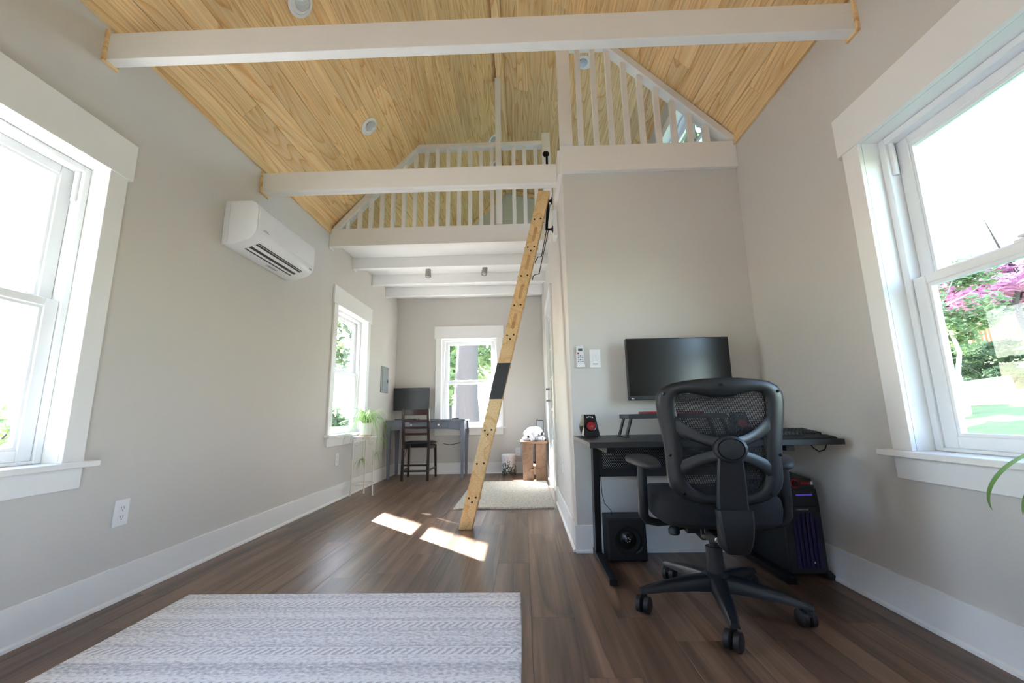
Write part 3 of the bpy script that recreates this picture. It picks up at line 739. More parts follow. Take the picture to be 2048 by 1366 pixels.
for k, (x, y) in enumerate(((-2.6, 13.4), (1.4, 11.3), (1.5, 15.4), (5.9, 12.8), (4.2, 19.6), (10.6, 16.4))):  # tall trees added outside the view to keep the sun off the right yard
    lab = ('tall tree added to shade the right yard, left behind the nook back window', 'tall tree added to shade the right yard, close behind the closet back wall', 'tall tree added to shade the right yard, behind the cabin back wall', 'tall tree added to shade the right yard, at its back', 'farthest tall tree added behind the cabin to shade the right yard', 'tall tree added to shade the right yard, at its far right corner')[k]
    tree('tree', lab, x, y, 12.5, .22, 9.6 if k != 1 else 8.4, 3.4 if k > 1 else 2.6, 3.2 if k > 1 else 2.4, 'leaf_dark', 1500, .34, 60+k)
def bush(label, x, y, rx, rz, leaf, n, size, seed, group='shrubs outside'):
    GZ = gh(x, y)-.03; t = thing('shrub', label, 'shrub', (x, y, GZ), group=group); mb = MB(); r = random.Random(seed)
    for k in range(6):
        a = r.uniform(0, 2*PI); mb.tube([(x, y, GZ-.02), (x+math.cos(a)*rx*.3, y+math.sin(a)*rx*.3, GZ+rz*.7), (x+math.cos(a)*rx*.6, y+math.sin(a)*rx*.6, GZ+rz*1.4)], [.02, .015, .006], 5)
    mb.build('stems', 'bark', t)
    o = leaves((x, y, GZ+rz*1.0), rx, rx, rz, n, size, seed).build('foliage', leaf, t); o['kind'] = 'stuff'
bush('dark shrub low in the nook side window', -4.5, 9.2, 1.0, .75, 'leaf_dark', 2600, .09, 21)
bush('second dark shrub low in the nook side window', -6.4, 10.6, 1.2, .9, 'leaf_dark', 2600, .1, 22)
bush('pale shrub low in the near left window', -7.2, 3.0, 1.2, .8, 'leaf_green', 2400, .1, 23)
bush('green shrub low at the left of the near left window', -8.2, 5.6, 1.3, .9, 'leaf_green', 2400, .1, 24)
# right hand yard: flowering tree, green trees, fence, pale boulder
def at(px, py, x): p = dirx(px, py, x); return p.x, p.y, p.z
x, y, z = at(2030, 560, 11.0); tree('tree', 'pink flowering tree in the right window', x, y, z-gh(x, y)+.6, .10, z, 1.9, .8, 'leaf_pink', 4200, .09, 31)
x, y, z = at(1925, 588, 17.0); tree('tree', 'dark red leaved tree at the top of the lower right pane', x, y, z-gh(x, y)+.8, .13, z, 2.0, .8, 'leaf_red', 4200, .12, 32)
x, y, z = at(1893, 625, 8.0); tree('tree', 'young green tree at the left of the right window', x, y, z-gh(x, y)+.5, .05, z, .95, .95, 'leaf_green', 3800, .065, 33, 'bark_pale')
x, y, z = at(1960, 640, 19.0); tree('tree', 'green tree behind the fence in the right window', x, y, z-gh(x, y)+1.2, .14, z, 2.4, 1.7, 'leaf_green', 4200, .13, 34)
x, y, z = at(2060, 650, 18.0); tree('tree', 'dark green tree behind the right end of the fence', x, y, z-gh(x, y)+1.2, .14, z, 2.2, 1.6, 'leaf_dark', 4200, .13, 35)
x, y, z = at(2010, 760, 11.5); bush('low dark shrub behind the boulder', x, y, 1.3, .55, 'leaf_dark', 3400, .07, 36)
x, y, z = at(1905, 745, 12.5); bush('green shrub behind the pale young trunk', x, y, 1.0, .6, 'leaf_green', 3000, .07, 37)
x, y, z = at(1962, 800, 9.0); bz = gh(x, y)-.06
bd = MB(); bd.hexa([(x-.30, y+.42, bz), (x+.30, y-.42, bz), (x+.62, y-.15, bz), (x+.05, y+.65, bz), (x-.22, y+.34, bz+.50), (x+.26, y-.36, bz+.60), (x+.52, y-.12, bz+.56), (x+.05, y+.55, bz+.46)])
tag(bd.build('boulder', 'boulder', None, bevel=.05), 'pale squared boulder on the lawn outside the right window', 'rock')
x0_, y0_, z0_ = at(1945, 690, 14.0); x1_, y1_, z1_ = at(2060, 690, 14.6); fc = thing('picket_fence', 'wooden picket fence behind the lawn outside the right window', 'fence', ((x0_+x1_)/2, (y0_+y1_)/2, gh((x0_+x1_)/2, (y0_+y1_)/2)))
for k in range(13):
    f = k/12; x, y = x0_*(1-f)+x1_*f, y0_*(1-f)+y1_*f; g0 = gh(x, y)
    MB().box(x-.04, x+.04, y-.04, y+.04, g0+.55 if k % 6 else g0-.05, g0+1.60).build('picket' if k % 6 else 'post', 'fence_wood', fc)
for zz in (.62, 1.5): MB().bar((x0_-.06, y0_+.06, gh(x0_, y0_)+zz), (x1_-.06, y1_+.06, gh(x1_, y1_)+zz), .04, .09).build('rail', 'fence_wood', fc)
hr = thing('stair_handrail', 'brown wooden handrail low in the nook back window', 'handrail', (-1.9, 8.4, GZ))
MB().bar((-2.05, 8.6, .95), (-1.55, 8.2, .62), .05, .10).build('rail', 'fence_wood', hr)
MB().box(-1.60, -1.52, 8.16, 8.24, GZ-.02, .66).build('post', 'fence_wood', hr)
MB().box(-2.09, -2.01, 8.56, 8.64, GZ-.02, .96).build('post', 'fence_wood', hr)

# ================================================================== OBJECTS: walls and ceiling fittings
def outlet(label, loc, rotz):
    t = thing('power_outlet', label, 'outlet', loc, rotz, 'wall outlets', local=True)
    pl = MB().box(-.0375, .0375, -.006, -.0003, -.0605, .0605).build('cover_plate', 'plate_white', t, bevel=.0025, local=True)
    for z in (-.021, .021):
        sck = MB().box(-.0165, .0165, -.0085, -.0062, z-.0165, z+.0165).build('socket', 'plate_white', t, bevel=.001, seg=1, local=True)
        MB().box(-.0075, -.0055, -.0089, -.0086, z-.002, z+.008).box(.0055, .0075, -.0089, -.0086, z-.003, z+.008).box(-.002, .002, -.0089, -.0086, z-.011, z-.007).build('slot', 'mark_dark', sck, local=True)
    return t
outlet('white wall outlet low on the left wall near the large left window', (XL, 2.04, .401), PI/2)
outlet('white wall outlet low on the left wall behind the plant stand', (XL, 4.36, .41), PI/2)
outlet('white wall outlet on the nook back wall beside the trash can', (-.10, YB, .30), 0)
outlet('white wall outlet low on the nook side wall near the desk corner', (XC, 3.49, .42), -PI/2)
# dimmer switch and remote control on the desk wall
t = thing('light_switch', 'white dimmer switch plate on the desk wall right of the remote', 'switch', (.4755, YD, 1.186))
MB().box(.440, .511, YD-.007, YD-.0003, 1.126, 1.247).build('cover_plate', 'plate_white', t, bevel=.002)
rk = MB().box(.459, .492, YD-.0105, YD-.0072, 1.153, 1.220).build('rocker', 'plate_white', t, bevel=.0015)
MB().box(.460, .491, YD-.0095, YD-.0073, 1.1485, 1.1515).build('slider_slot', 'mark_dark', t)
MB().prism([(.470, 1.198), (.481, 1.198), (.4755, 1.207)], YD-.0112, YD-.0106).build('arrow_mark', 'mark_white', rk)
t = thing('remote_control', 'white air conditioner remote in its holder on the desk wall', 'remote', (.378, YD, 1.13))
MB().box(.3535, .4025, YD-.022, YD-.005, 1.150, 1.271).build('body', 'paper_white', t, bevel=.004)
MB().box(.350, .406, YD-.026, YD-.0005, 1.129, 1.152).box(.350, .353, YD-.014, YD-.0005, 1.152, 1.22).box(.403, .406, YD-.014, YD-.0005, 1.152, 1.22).box(.353, .403, YD-.0045, YD-.0005, 1.152, 1.23).build('holder', 'plastic_white', t, bevel=.0015, seg=1)
MB().box(.364, .392, YD-.0228, YD-.0221, 1.237, 1.254).build('display', 'lcd', t)
MB().lathe([(.006, 0), (.006, -.002)], (.3635, YD-.0221, 1.222), 14, 'y').build('power_button', 'red', t)
for i in range(3):
    for j in range(4):
        MB().box(.360+.0135*i, .368+.0135*i, YD-.0232, YD-.0221, 1.165+.0125*j, 1.170+.0125*j).build('button', 'mark_grey' if (i+j) % 2 else 'mark_dark', t)
# electrical panel
p0 = onx(760, 783, XL); t = thing('electrical_panel', 'grey electrical breaker panel on the nook left wall', 'panel', (XL, 5.73, 1.165))
MB().box(XL+.0005, XL+.012, 5.58, 5.88, 1.165, 1.528).build('cover', 'panel_grey', t, bevel=.002)
d_ = MB().box(XL+.0125, XL+.017, 5.62, 5.84, 1.20, 1.47).build('door', 'panel_grey', t, bevel=.002)
MB().box(XL+.0175, XL+.024, 5.815, 5.832, 1.31, 1.35).build('latch', 'mark_dark', d_)
for y, z in ((5.595, 1.18), (5.865, 1.18), (5.595, 1.513), (5.865, 1.513)): MB().lathe([(.005, 0), (.004, .003)], (XL+.0122, y, z), 10, 'x').build('screw', 'steel', t)
# air conditioner
A0, A1 = 2.475, 3.222
t = thing('air_conditioner', 'white wall mounted mini split air conditioner above the left wall', 'air conditioner', (XL, (A0+A1)/2, 1.955))
prof = [(XL+.001, 1.957), (XL+.06, 1.953), (XL+.10, 1.960), (XL+.185, 1.988), (XL+.212, 2.012), (XL+.226, 2.04), (XL+.230, 2.07), (XL+.230, 2.19), (XL+.225, 2.22), (XL+.205, 2.245), (XL+.18, 2.256), (XL+.001, 2.257)]
MB().prism(prof, A0, A1).build('body', 'plastic_white', t, bevel=.006, smooth=35)
MB().prism([(XL+.2305, 2.052), (XL+.2345, 2.056), (XL+.2345, 2.19), (XL+.229, 2.225), (XL+.2255, 2.224)], A0+.012, A1-.012).build('front_panel', 'plastic_white', t, bevel=.0015, smooth=35)
for s in (A0+.03,): MB().box(XL+.04, XL+.0405, A0-.0012, A0-.0002, 1.97, 2.25).build('side_seam', 'mark_grey', t)
def under(x, off): # a point on the curved underside
    pts = prof[1:7]
    for (xa, za), (xb, zb_) in zip(pts, pts[1:]):
        if xa-XL <= x <= xb-XL: return za+(zb_-za)*(x-(xa-XL))/(xb-xa)-off
    return pts[-1][1]-off
for k, (xa, xb) in enumerate(((.098, .113), (.126, .150), (.172, .192))):
    MB().hexa([(XL+xa, A0+.09, under(xa, .0022)), (XL+xb, A0+.09, under(xb, .0022)), (XL+xb, A1-.11, under(xb, .0022)), (XL+xa, A1-.11, under(xa, .0022)), (XL+xa, A0+.09, under(xa, .0004)), (XL+xb, A0+.09, under(xb, .0004)), (XL+xb, A1-.11, under(xb, .0004)), (XL+xa, A1-.11, under(xa, .0004))]).build('air_slot', 'black_satin', t)
for k, (xa, xb) in enumerate(((.1135, .1255), (.151, .1712))):
    MB().hexa([(XL+xa, A0+.085, under(xa, .008)), (XL+xb, A0+.085, under(xb, .006)), (XL+xb, A1-.105, under(xb, .006)), (XL+xa, A1-.105, under(xa, .008)), (XL+xa, A0+.085, under(xa, .0005)), (XL+xb, A0+.085, under(xb, .0005)), (XL+xb, A1-.105, under(xb, .0005)), (XL+xa, A1-.105, under(xa, .0005))]).build('louver', 'plastic_white', t, bevel=.001, seg=1)
MB().box(XL+.2347, XL+.2351, A0+.06, A0+.125, 2.066, 2.070).box(XL+.2347, XL+.2351, A0+.07, A0+.115, 2.074, 2.079).build('badge', 'mark_grey', t)
MB().box(XL+.2265, XL+.2275, A1-.07, A1-.03, 2.022, 2.038).build('indicator_window', 'mark_grey', t)
MB().box(XL+.055, XL+.075, 2.86, 2.98, 1.9515, 1.9528).build('rating_label', 'mark_grey', t)
# recessed lights
def downlight(label, loc, n, tilt):
    q = Vector((0, 0, -1)).rotation_difference(Vector(n)); t = thing('recessed_light', label, 'ceiling light', loc, group='recessed ceiling lights', local=True)
    t.rotation_mode = 'QUATERNION'; t.rotation_quaternion = q
    MB().lathe([(.060, -.002), (.082, -.002), (.082, -.006), (.078, -.009), (.062, -.010), (.060, -.006)], (0, 0, 0), 32).build('trim_ring', 'plastic_white', t, smooth=40, local=True)
    b = MB().lathe([(.0, -.001), (.059, -.001), (.059, -.003), (.0, -.003)], (0, 0, 0), 28).build('housing', 'mark_grey', t, local=True)
    e = MB().lathe([(.0, 0), (.046, 0), (.048, -.006), (.044, -.014), (.038, -.012), (.0, -.011)], (0, 0, 0), 28).build('gimbal_lamp', 'lens', t, smooth=40, local=True)
    e.location = (tilt*.008, 0, -.004); e.rotation_euler = (0, tilt*.22, 0)
    return t
LN, RN = (.7071, 0, -.7071), (-.7071, 0, -.7071)
ang = math.atan2(ZRIDGE-ZDORM, XR-XM); DN = (-math.sin(ang), 0, -math.cos(ang))
def onslope(px, py):
    r = ray(px, py); t = (ZRIDGE-XM-CAMH)/(r.z-r.x); return CAM+r*t
for (px, py), lab in (((738, 253), 'recessed light in the pine ceiling above the air conditioner'), ((600, 6), 'recessed light at the top edge in front of the nearest tie beam'), ((985, 279), 'small recessed light left of the ridge post over the loft'), ((990, 328), 'farthest recessed light, just above the white beam by the ridge post')):
    p = onslope(px, py); downlight(lab, p, LN, 1)
r = ray(1168, 124); mslope = -math.tan(ang); tt = (ZRIDGE-mslope*XM-CAMH)/(r.z-mslope*r.x); downlight('recessed light behind the balusters of the triangular loft railing', CAM+r*tt, DN, -1)
# spotlights under the loft
for x, lab, tilt in ((-1.14, 'nickel cylinder spotlight at the left under the nook ceiling', 0), (-.44, 'tilted nickel spotlight right of the other one under the nook ceiling', .35)):
    t = thing('spotlight', lab, 'spotlight', (x, 4.82, ZJ), group='spotlights under the nook ceiling', local=True)
    MB().lathe([(.03, -.0005), (.03, -.008), (.008, -.012), (.006, -.04)], (0, 0, 0), 20).build('mount', 'nickel', t, smooth=40, local=True)
    hd = MB().lathe([(.012, .012), (.028, .006), (.033, 0), (.035, -.095), (.032, -.098), (.030, -.088), (.0, -.086)], (0, 0, 0), 24).build('head', 'nickel', t, smooth=40, local=True)
    hd.location = (0, 0, -.05); hd.rotation_euler = (tilt*-1.0, tilt*.3, 0)
    ln = MB().lathe([(.0, -.0895), (.029, -.0895), (.027, -.093), (.0, -.094)], (0, 0, 0), 20).build('lens', 'lens', hd, local=True)

# ================================================================== rugs
t_ = MB(); nU, nV = 40, 20
RX0, RX1, RY0, RY1 = -1.63, -.031, -.25, 2.128
def slab_round(x0, x1, y0, y1, th, seed, wob=.004, nx=48, ny=64):
    mb = MB(); r = random.Random(seed); ph = [r.uniform(0, 6) for _ in range(6)]
    def fx(u, v):
        x = x0+(x1-x0)*u; y = y0+(y1-y0)*v
        x += wob*math.sin(9*v+ph[0])*(1 if u in (0, 1) else 0); y += wob*math.sin(8*u+ph[1])*(1 if v in (0, 1) else 0)
        z = th if 0 < u < 1 and 0 < v < 1 else th*.45
        return (x, y, z)
    us = [0, .004]+[i/nx for i in range(1, nx)]+[.996, 1]; vs_ = [0, .004]+[i/ny for i in range(1, ny)]+[.996, 1]
    b = 0
    for v in vs_:
        for u in us: mb.v.append(Vector(fx(u, v)))
    W = len(us)
    for j in range(len(vs_)-1):
        for i in range(W-1): mb.f.append((j*W+i, j*W+i+1, (j+1)*W+i+1, (j+1)*W+i))
    # skirt to the floor and underside
    ring = [i for i in range(W)]+[j*W+W-1 for j in range(1, len(vs_))]+[(len(vs_)-1)*W+i for i in range(W-2, -1, -1)]+[j*W for j in range(len(vs_)-2, 0, -1)]
    k0 = len(mb.v)
    for q in ring: p = mb.v[q]; mb.v.append(Vector((p.x, p.y, .0008)))
    n = len(ring)
    for k in range(n): mb.f.append((ring[k], k0+k, k0+(k+1) % n, ring[(k+1) % n]))
    mb.f.append(tuple(range(k0, k0+n)))
    return mb
o = slab_round(RX0, RX1, RY0, RY1, .009, 1).build('area_rug', 'rug', None, smooth=60)
tag(o, 'large light grey woven rug with cross stripes on the floor in front', 'rug')
o = slab_round(-.655, .258, 3.905, 5.42, .016, 2, .006).build('door_mat', 'loop_mat', None, smooth=60)
tag(o, 'cream looped mat on the floor behind the ladder foot', 'mat')

# ================================================================== ladder
t = thing('loft_ladder', 'folded pine loft ladder leaning from the floor up to the loft', 'ladder', (-.455, 3.25, 0))
FX, TX, TZ, LYF = -.4555, .212, 2.70, 3.235    # centre of the near board at the floor and at the top
sl_ = (TX-FX)/TZ; LWD = .099
def lad(z, u=0): return (FX+sl_*z+u, z)
def stringer(y0, y1, dx, z1, name):
    MB().prism([(FX-LWD/2+dx, .001), (FX+LWD/2+dx, .001), (FX+LWD/2+dx+sl_*z1, z1), (FX-LWD/2+dx+sl_*z1, z1)], y0, y1).build(name, 'pine_ladder', t, bevel=.003)
stringer(LYF-.0, LYF+.027, 0, TZ, 'front_stringer')
stringer(LYF+.047, LYF+.074, .004, TZ, 'rear_stringer')
for k in range(10):
    z = .224+.2465*k; x = FX+sl_*z
    MB().box(x-LWD/2-.006, x+LWD/2+.010, LYF+.0275, LYF+.0465, z-.012, z+.012).build('rung', 'pine_ladder', t)
    if k in (3, 4): continue
    pts = [(-.026, 0), (.026, .004)] + ([(-.003, -.030)] if k in (0, 2, 5, 8) else [])
    for a, b in pts: MB().lathe([(.0075, 0), (.0072, -.003), (.004, -.005)], (x+a, LYF-.0002, z+b), 12, 'y').build('bolt', 'black_satin', t, smooth=40)
z0, z1 = .955, 1.235
plate = MB().prism([(lad(z0)[0]-LWD/2-.002, z0), (lad(z0)[0]+LWD/2+.002, z0), (lad(z1)[0]+LWD/2+.002, z1), (lad(z1)[0]-LWD/2-.002, z1)], LYF-.004, LYF-.0003).build('black_plate', 'black_satin', t)
for k in range(4):
    for s in (-.025, .025): z = .99+.07*k; MB().lathe([(.006, 0), (.005, -.002)], (lad(z)[0]+s, LYF-.0042, z), 10, 'y').build('plate_bolt', 'dark_metal', plate)
for k in (5, 6, 7, 8):                       # hand slots between the rungs
    za, zc = .224+.2465*k+.065, .224+.2465*k+.165
    if k < 9:
        pts = []
        for q in range(9): a = PI*q/8; pts.append((lad(zc)[0]-.0+math.cos(a)*.013+.004, zc+math.sin(a)*.013))
        for q in range(9): a = PI+PI*q/8; pts.append((lad(za)[0]+math.cos(a)*.013+.004, za+math.sin(a)*.013))
        MB().prism(pts, LYF-.0012, LYF-.0002).build('hand_slot', 'slot_wood', t)
# black pipe hand rail and fold rods beside the ladder
t = thing('pipe_handrail', 'black pipe grab rail with thin rods beside the ladder top', 'handrail', (.27, 3.3, 2.3))
HY = 3.30
a, b = ony(1096, 402, HY), ony(1093, 459, HY)
MB().tube([a+Vector((.0, 0, .028)), a, b, b+Vector((-.006, 0, -.005))], .0115, 10).build('rail', 'pipe_black', t, smooth=50)
for p, xw in ((a, XC-.0322), (b, XC-.0322)):
    MB().tube([p, (xw-.008, HY, p.z)], .010, 10).build('standoff', 'pipe_black', t, smooth=50)
    MB().lathe([(.030, 0), (.030, -.005), (.014, -.009), (.013, -.02)], (xw, HY, p.z), 18, 'x').build('flange', 'pipe_black', t, smooth=40)
MB().box(XC-.032, XC-.0005, HY-.06, HY+.06, b.z-.08, 2.5235).build('mounting_board', 'trim', t)
c1, c2 = ony(1084, 514, HY-.02), ony(1071, 524, HY-.02)
MB().tube([ony(1100, 408, HY), ony(1094, 456, HY), ony(1083, 513, HY-.02), ony(1076, 514, HY-.02), ony(1071, 522, HY-.02), ony(1070, 526, HY-.02)], .0035, 8).build('fold_rod', 'pipe_black', t, smooth=50)
MB().tube([ony(1097, 460, HY), ony(1078, 548, HY-.02), ony(1070, 549, HY-.02), ony(1066, 553, HY-.02), ony(1065, 560, HY-.02)], .0035, 8).build('fold_rod', 'pipe_black', t, smooth=50)
t = thing('grab_handle', 'short black pipe handle on the loft corner post above the beam', 'handle', (.30, YL-.04, 3.4))
p = ony(1107, 308, YL-.041)
MB().lathe([(.034, 0), (.034, -.006), (.016, -.010), (.014, -.03)], (.285, YL-.0405, p.z), 20, 'y').build('flange', 'pipe_black', t, smooth=40)
MB().tube([(.285, YL-.06, p.z), (.286, YL-.075, p.z-.01), (.29, YL-.085, p.z-.05), (.29, YL-.085, p.z-.34), (.288, YL-.07, p.z-.36), (.287, YL-.0405, p.z-.36)], .012, 10).build('pipe', 'pipe_black', t, smooth=50)

# ================================================================== DESK CORNER
DT = .695                                    # desk top height
t = thing('computer_desk', 'black computer desk with perforated back panel against the wall', 'desk', (.9, 2.36, 0))
top = MB().box(.31, 1.50, 2.03, 2.690, DT-.027, DT).build('desktop', 'desk_black', t, bevel=.0015, seg=1)
MB().box(.3085, .3098, 2.033, 2.688, DT-.025, DT-.002).build('lit_edge', 'desk_edge_lit', top)  # paler strip paints the light falling on the desk's left side
for x, nm in ((.418, 0), (1.275, 1)):
    MB().box(x-.02, x+.02, 2.19, 2.690, .006, .036).build('foot_bar', 'dark_metal', t, bevel=.003)
    for y in (2.22, 2.66): MB().lathe([(.013, .0005), (.015, .004), (.012, .006)], (x, y, 0), 12).build('levelling_foot', 'rubber', t)
    MB().hexa([(x-.018, 2.590, .0365), (x+.018, 2.590, .0365), (x+.018, 2.672, .0365), (x-.018, 2.672, .0365), (x-.018, 2.52, DT-.056), (x+.018, 2.52, DT-.056), (x+.018, 2.60, DT-.056), (x-.018, 2.60, DT-.056)]).build('leg', 'dark_metal', t, bevel=.002)
    MB().box(x-.02, x+.02, 2.08, 2.68, DT-.056, DT-.0275).build('top_bar', 'dark_metal', t, bevel=.002)
zp0, zp1 = ony(1230, 953, 2.615).z, ony(1230, 936, 2.615).z
MB().box(.4365, 1.2565, 2.612, 2.622, zp0, zp1).box(.4365, .47, 2.612, 2.622, zp1, DT-.03).box(1.22, 1.2565, 2.612, 2.622, zp1, DT-.03).build('panel_frame', 'desk_black', t)
MB().box(.47, 1.22, 2.615, 2.617, zp1, DT-.03).build('perforated_panel', 'perf_panel', t)
# monitor on the wall
t = thing('monitor', 'large black monitor on a wall arm above the desk', 'monitor', (.97, 2.6, .9))
MB().box(.651, 1.292, 2.592, 2.628, .907, 1.294).build('case', 'bezel', t, bevel=.004)
MB().box(.657, 1.286, 2.5905, 2.5918, .932, 1.288).build('screen', 'screen', t)
MB().box(.93, 1.03, 2.6285, 2.70, 1.05, 1.15).box(.91, 1.05, 2.70, YD-.0005, 1.02, 1.18).build('wall_arm', 'black_satin', t, bevel=.003)
MB().box(.666, .671, 2.5896, 2.5904, .914, .919).box(.672, .6745, 2.5896, 2.5904, .914, .922).box(.6755, .682, 2.5896, 2.5904, .914, .918).build('badge', 'mark_white', t)
# speakers
def speaker(label, x, y, rz):
    s = thing('desk_speaker', label, 'speaker', (x, y, DT+.0005), rz, 'desk speakers', local=True); P = lambda n, mb, mat, par=s, **k: mb.build(n, mat, par, local=True, **k)
    P('foot', MB().box(-.036, .036, -.036, .05, 0, .005), 'rubber')
    P('cabinet', MB().hexa([(-.048, -.045, .0055), (.048, -.045, .0055), (.040, .055, .0055), (-.040, .055, .0055), (-.042, -.028, .062), (.042, -.028, .062), (.048, .062, .062), (-.048, .062, .062)]).hexa([(-.042, -.028, .0625), (.042, -.028, .0625), (.048, .062, .0625), (-.048, .062, .0625), (-.034, -.008, .130), (.034, -.008, .130), (.036, .045, .130), (-.036, .045, .130)]), 'black_gloss', bevel=.003)
    tl = .30
    rot = Matrix.Rotation(-tl, 4, 'X'); base = Vector((0, -.0335, .066))
    c = MB().lathe([(.031, 0), (.031, -.004), (.027, -.005), (.024, -.001)], (0, 0, 0), 28, 'y'); c.xform(Matrix.Translation(base) @ rot); P('driver_ring', c, 'cone_dark', smooth=40)
    c = MB().lathe([(.0235, -.0012), (.016, .002), (.009, -.003), (.0, -.005)], (0, 0, 0), 24, 'y'); c.xform(Matrix.Translation(base) @ rot); P('driver_cone', c, 'red_glow', smooth=60)
    for k, (a, b) in enumerate(((-.016, .114), (-.006, .117), (.005, .116), (.015, .113))):
        c = MB().box(-.0035, .0035, -.0012, -.0002, -.003, .003); c.xform(Matrix.Translation((a, -.0145, b)) @ rot); P('trim_mark', c, 'mark_grey')
    return s
speaker('black desk speaker with a red lit cone at the left end of the desk', .385, 2.50, .12)
speaker('black desk speaker with a red lit cone behind the office chair back', 1.247, 2.47, -.12)
# monitor riser
t = thing('monitor_riser', 'black slanted leg riser shelf on the desk under the monitor', 'shelf', (.85, 2.48, DT))
MB().box(.585, 1.125, 2.36, 2.60, DT+.104, DT+.128).build('shelf_board', 'desk_black', t, bevel=.002)
for s, xb, xt in ((-1, .572, .602), (1, 1.138, 1.108)):
    for y in (2.39, 2.565): MB().hexa([(xb-.004, y-.022, DT+.0065), (xb+.004, y-.022, DT+.0065), (xb+.004, y+.022, DT+.0065), (xb-.004, y+.022, DT+.0065), (xt-.004, y-.022, DT+.1035), (xt+.004, y-.022, DT+.1035), (xt+.004, y+.022, DT+.1035), (xt-.004, y+.022, DT+.1035)]).build('leg', 'dark_metal', t)
    MB().box(xb-.012, xb+.012, 2.368, 2.587, DT+.0005, DT+.006).build('foot', 'dark_metal', t)
lp = thing('laptop', 'closed red laptop lying on the black riser shelf', 'laptop', (.86, 2.49, DT+.1285))
MB().box(.70, 1.01, 2.39, 2.585, DT+.1285, DT+.136).build('base', 'red', lp, bevel=.003)
MB().box(.70, 1.01, 2.39, 2.585, DT+.1365, DT+.142).build('lid', 'red', lp, bevel=.0025)
# keyboard with wrist rest
t = thing('keyboard', 'black keyboard with wrist rest at the right end of the desk', 'keyboard', (1.30, 2.14, DT))
MB().hexa([(1.13, 2.118, DT+.0008), (1.475, 2.118, DT+.0008), (1.475, 2.28, DT+.0008), (1.13, 2.28, DT+.0008), (1.13, 2.118, DT+.014), (1.475, 2.118, DT+.014), (1.475, 2.28, DT+.034), (1.13, 2.28, DT+.034)]).build('body', 'black_plastic', t, bevel=.002)
MB().hexa([(1.13, 2.042, DT+.0008), (1.478, 2.042, DT+.0008), (1.478, 2.115, DT+.0008), (1.13, 2.115, DT+.0008), (1.13, 2.046, DT+.009), (1.474, 2.046, DT+.009), (1.474, 2.113, DT+.017), (1.13, 2.113, DT+.017)]).build('wrist_rest', 'rubber', t, bevel=.003)
mb = MB()
for r_ in range(6):
    y = 2.128+.0245*r_; z = DT+.0155+(y-2.118)*.1235
    for k in range(18): x = 1.138+.0183*k; mb.hexa([(x, y, z), (x+.0165, y, z), (x+.0165, y+.021, z+.002), (x, y+.021, z+.002), (x+.002, y+.002, z+.010), (x+.0145, y+.002, z+.010), (x+.0145, y+.017, z+.012), (x+.002, y+.017, z+.012)])
o = mb.build('keys', 'black_plastic', t); o['kind'] = 'stuff'
t = thing('computer_mouse', 'grey mouse with a white base on the desk beside the keyboard', 'mouse', (1.07, 2.10, DT))
MB().lathe([(.0, .0008), (.034, .0008), (.036, .004), (.034, .009), (.0, .0095)], (1.075, 2.095, DT), 24, sx=1, sy=1.5).build('base', 'plastic_white', t, smooth=50)
MB().grid(lambda u, v: (1.075+.031*math.cos(2*PI*u)*math.cos(PI/2*v), 2.095+.048*math.sin(2*PI*u)*math.cos(PI/2*v), DT+.0098+.024*math.sin(PI/2*v)), 24, 8, wrapu=True).build('shell', 'chair_pad', t, smooth=60)
mb = MB(); mb.tube([(1.385, 2.10, DT-.029), (1.395, 2.10, DT-.045), (1.42, 2.10, DT-.063), (1.45, 2.10, DT-.055), (1.462, 2.10, DT-.029)], .0028, 8)
tag(mb.build('hanging_cable', 'cable', None, smooth=50), 'black cable loop hanging under the right end of the desk', 'cable')
mb = MB(); mb.tube([(.452, 2.6, .46), (.455, 2.605, .36), (.47, 2.61, .30), (.505, 2.612, .262), (.507, 2.612, .2375)], .002, 6)
tag(mb.build('speaker_wire', 'cable', None, smooth=50), 'thin black wire running down to the subwoofer', 'cable')
# subwoofer
t = thing('subwoofer', 'black boxy subwoofer on the floor under the desk', 'speaker', (.575, 2.60, 0))
MB().box(.462, .682, 2.532, 2.685, .006, .236).build('cabinet', 'black_plastic', t, bevel=.003)
MB().box(.466, .678, 2.5245, 2.5315, .012, .232).build('front_baffle', 'black_satin', t, bevel=.004)
MB().lathe([(.078, 0), (.078, -.006), (.070, -.009), (.064, -.004), (.050, .0)], (.572, 2.5243, .122), 36, 'y').build('driver_surround', 'rubber', t, smooth=40)
MB().lathe([(.05, -.0005), (.030, -.0008), (.022, -.006), (.0, -.009)], (.572, 2.5243, .122), 30, 'y').build('driver_cone', 'black_gloss', t, smooth=50)
for k in range(6): a = k*1.05+.3; MB().box(.572+.012*math.cos(a)-.003, .572+.012*math.cos(a)+.003, 2.5135, 2.516, .122+.012*math.sin(a)-.002, .122+.012*math.sin(a)+.002).build('cone_mark', 'mark_grey', t)
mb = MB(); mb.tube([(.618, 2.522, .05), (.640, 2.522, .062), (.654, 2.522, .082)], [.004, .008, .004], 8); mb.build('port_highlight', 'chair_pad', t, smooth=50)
for x in (.48, .664):
    for y in (2.55, 2.67): MB().box(x-.01, x+.01, y-.01, y+.01, .0005, .0055).build('foot', 'rubber', t)
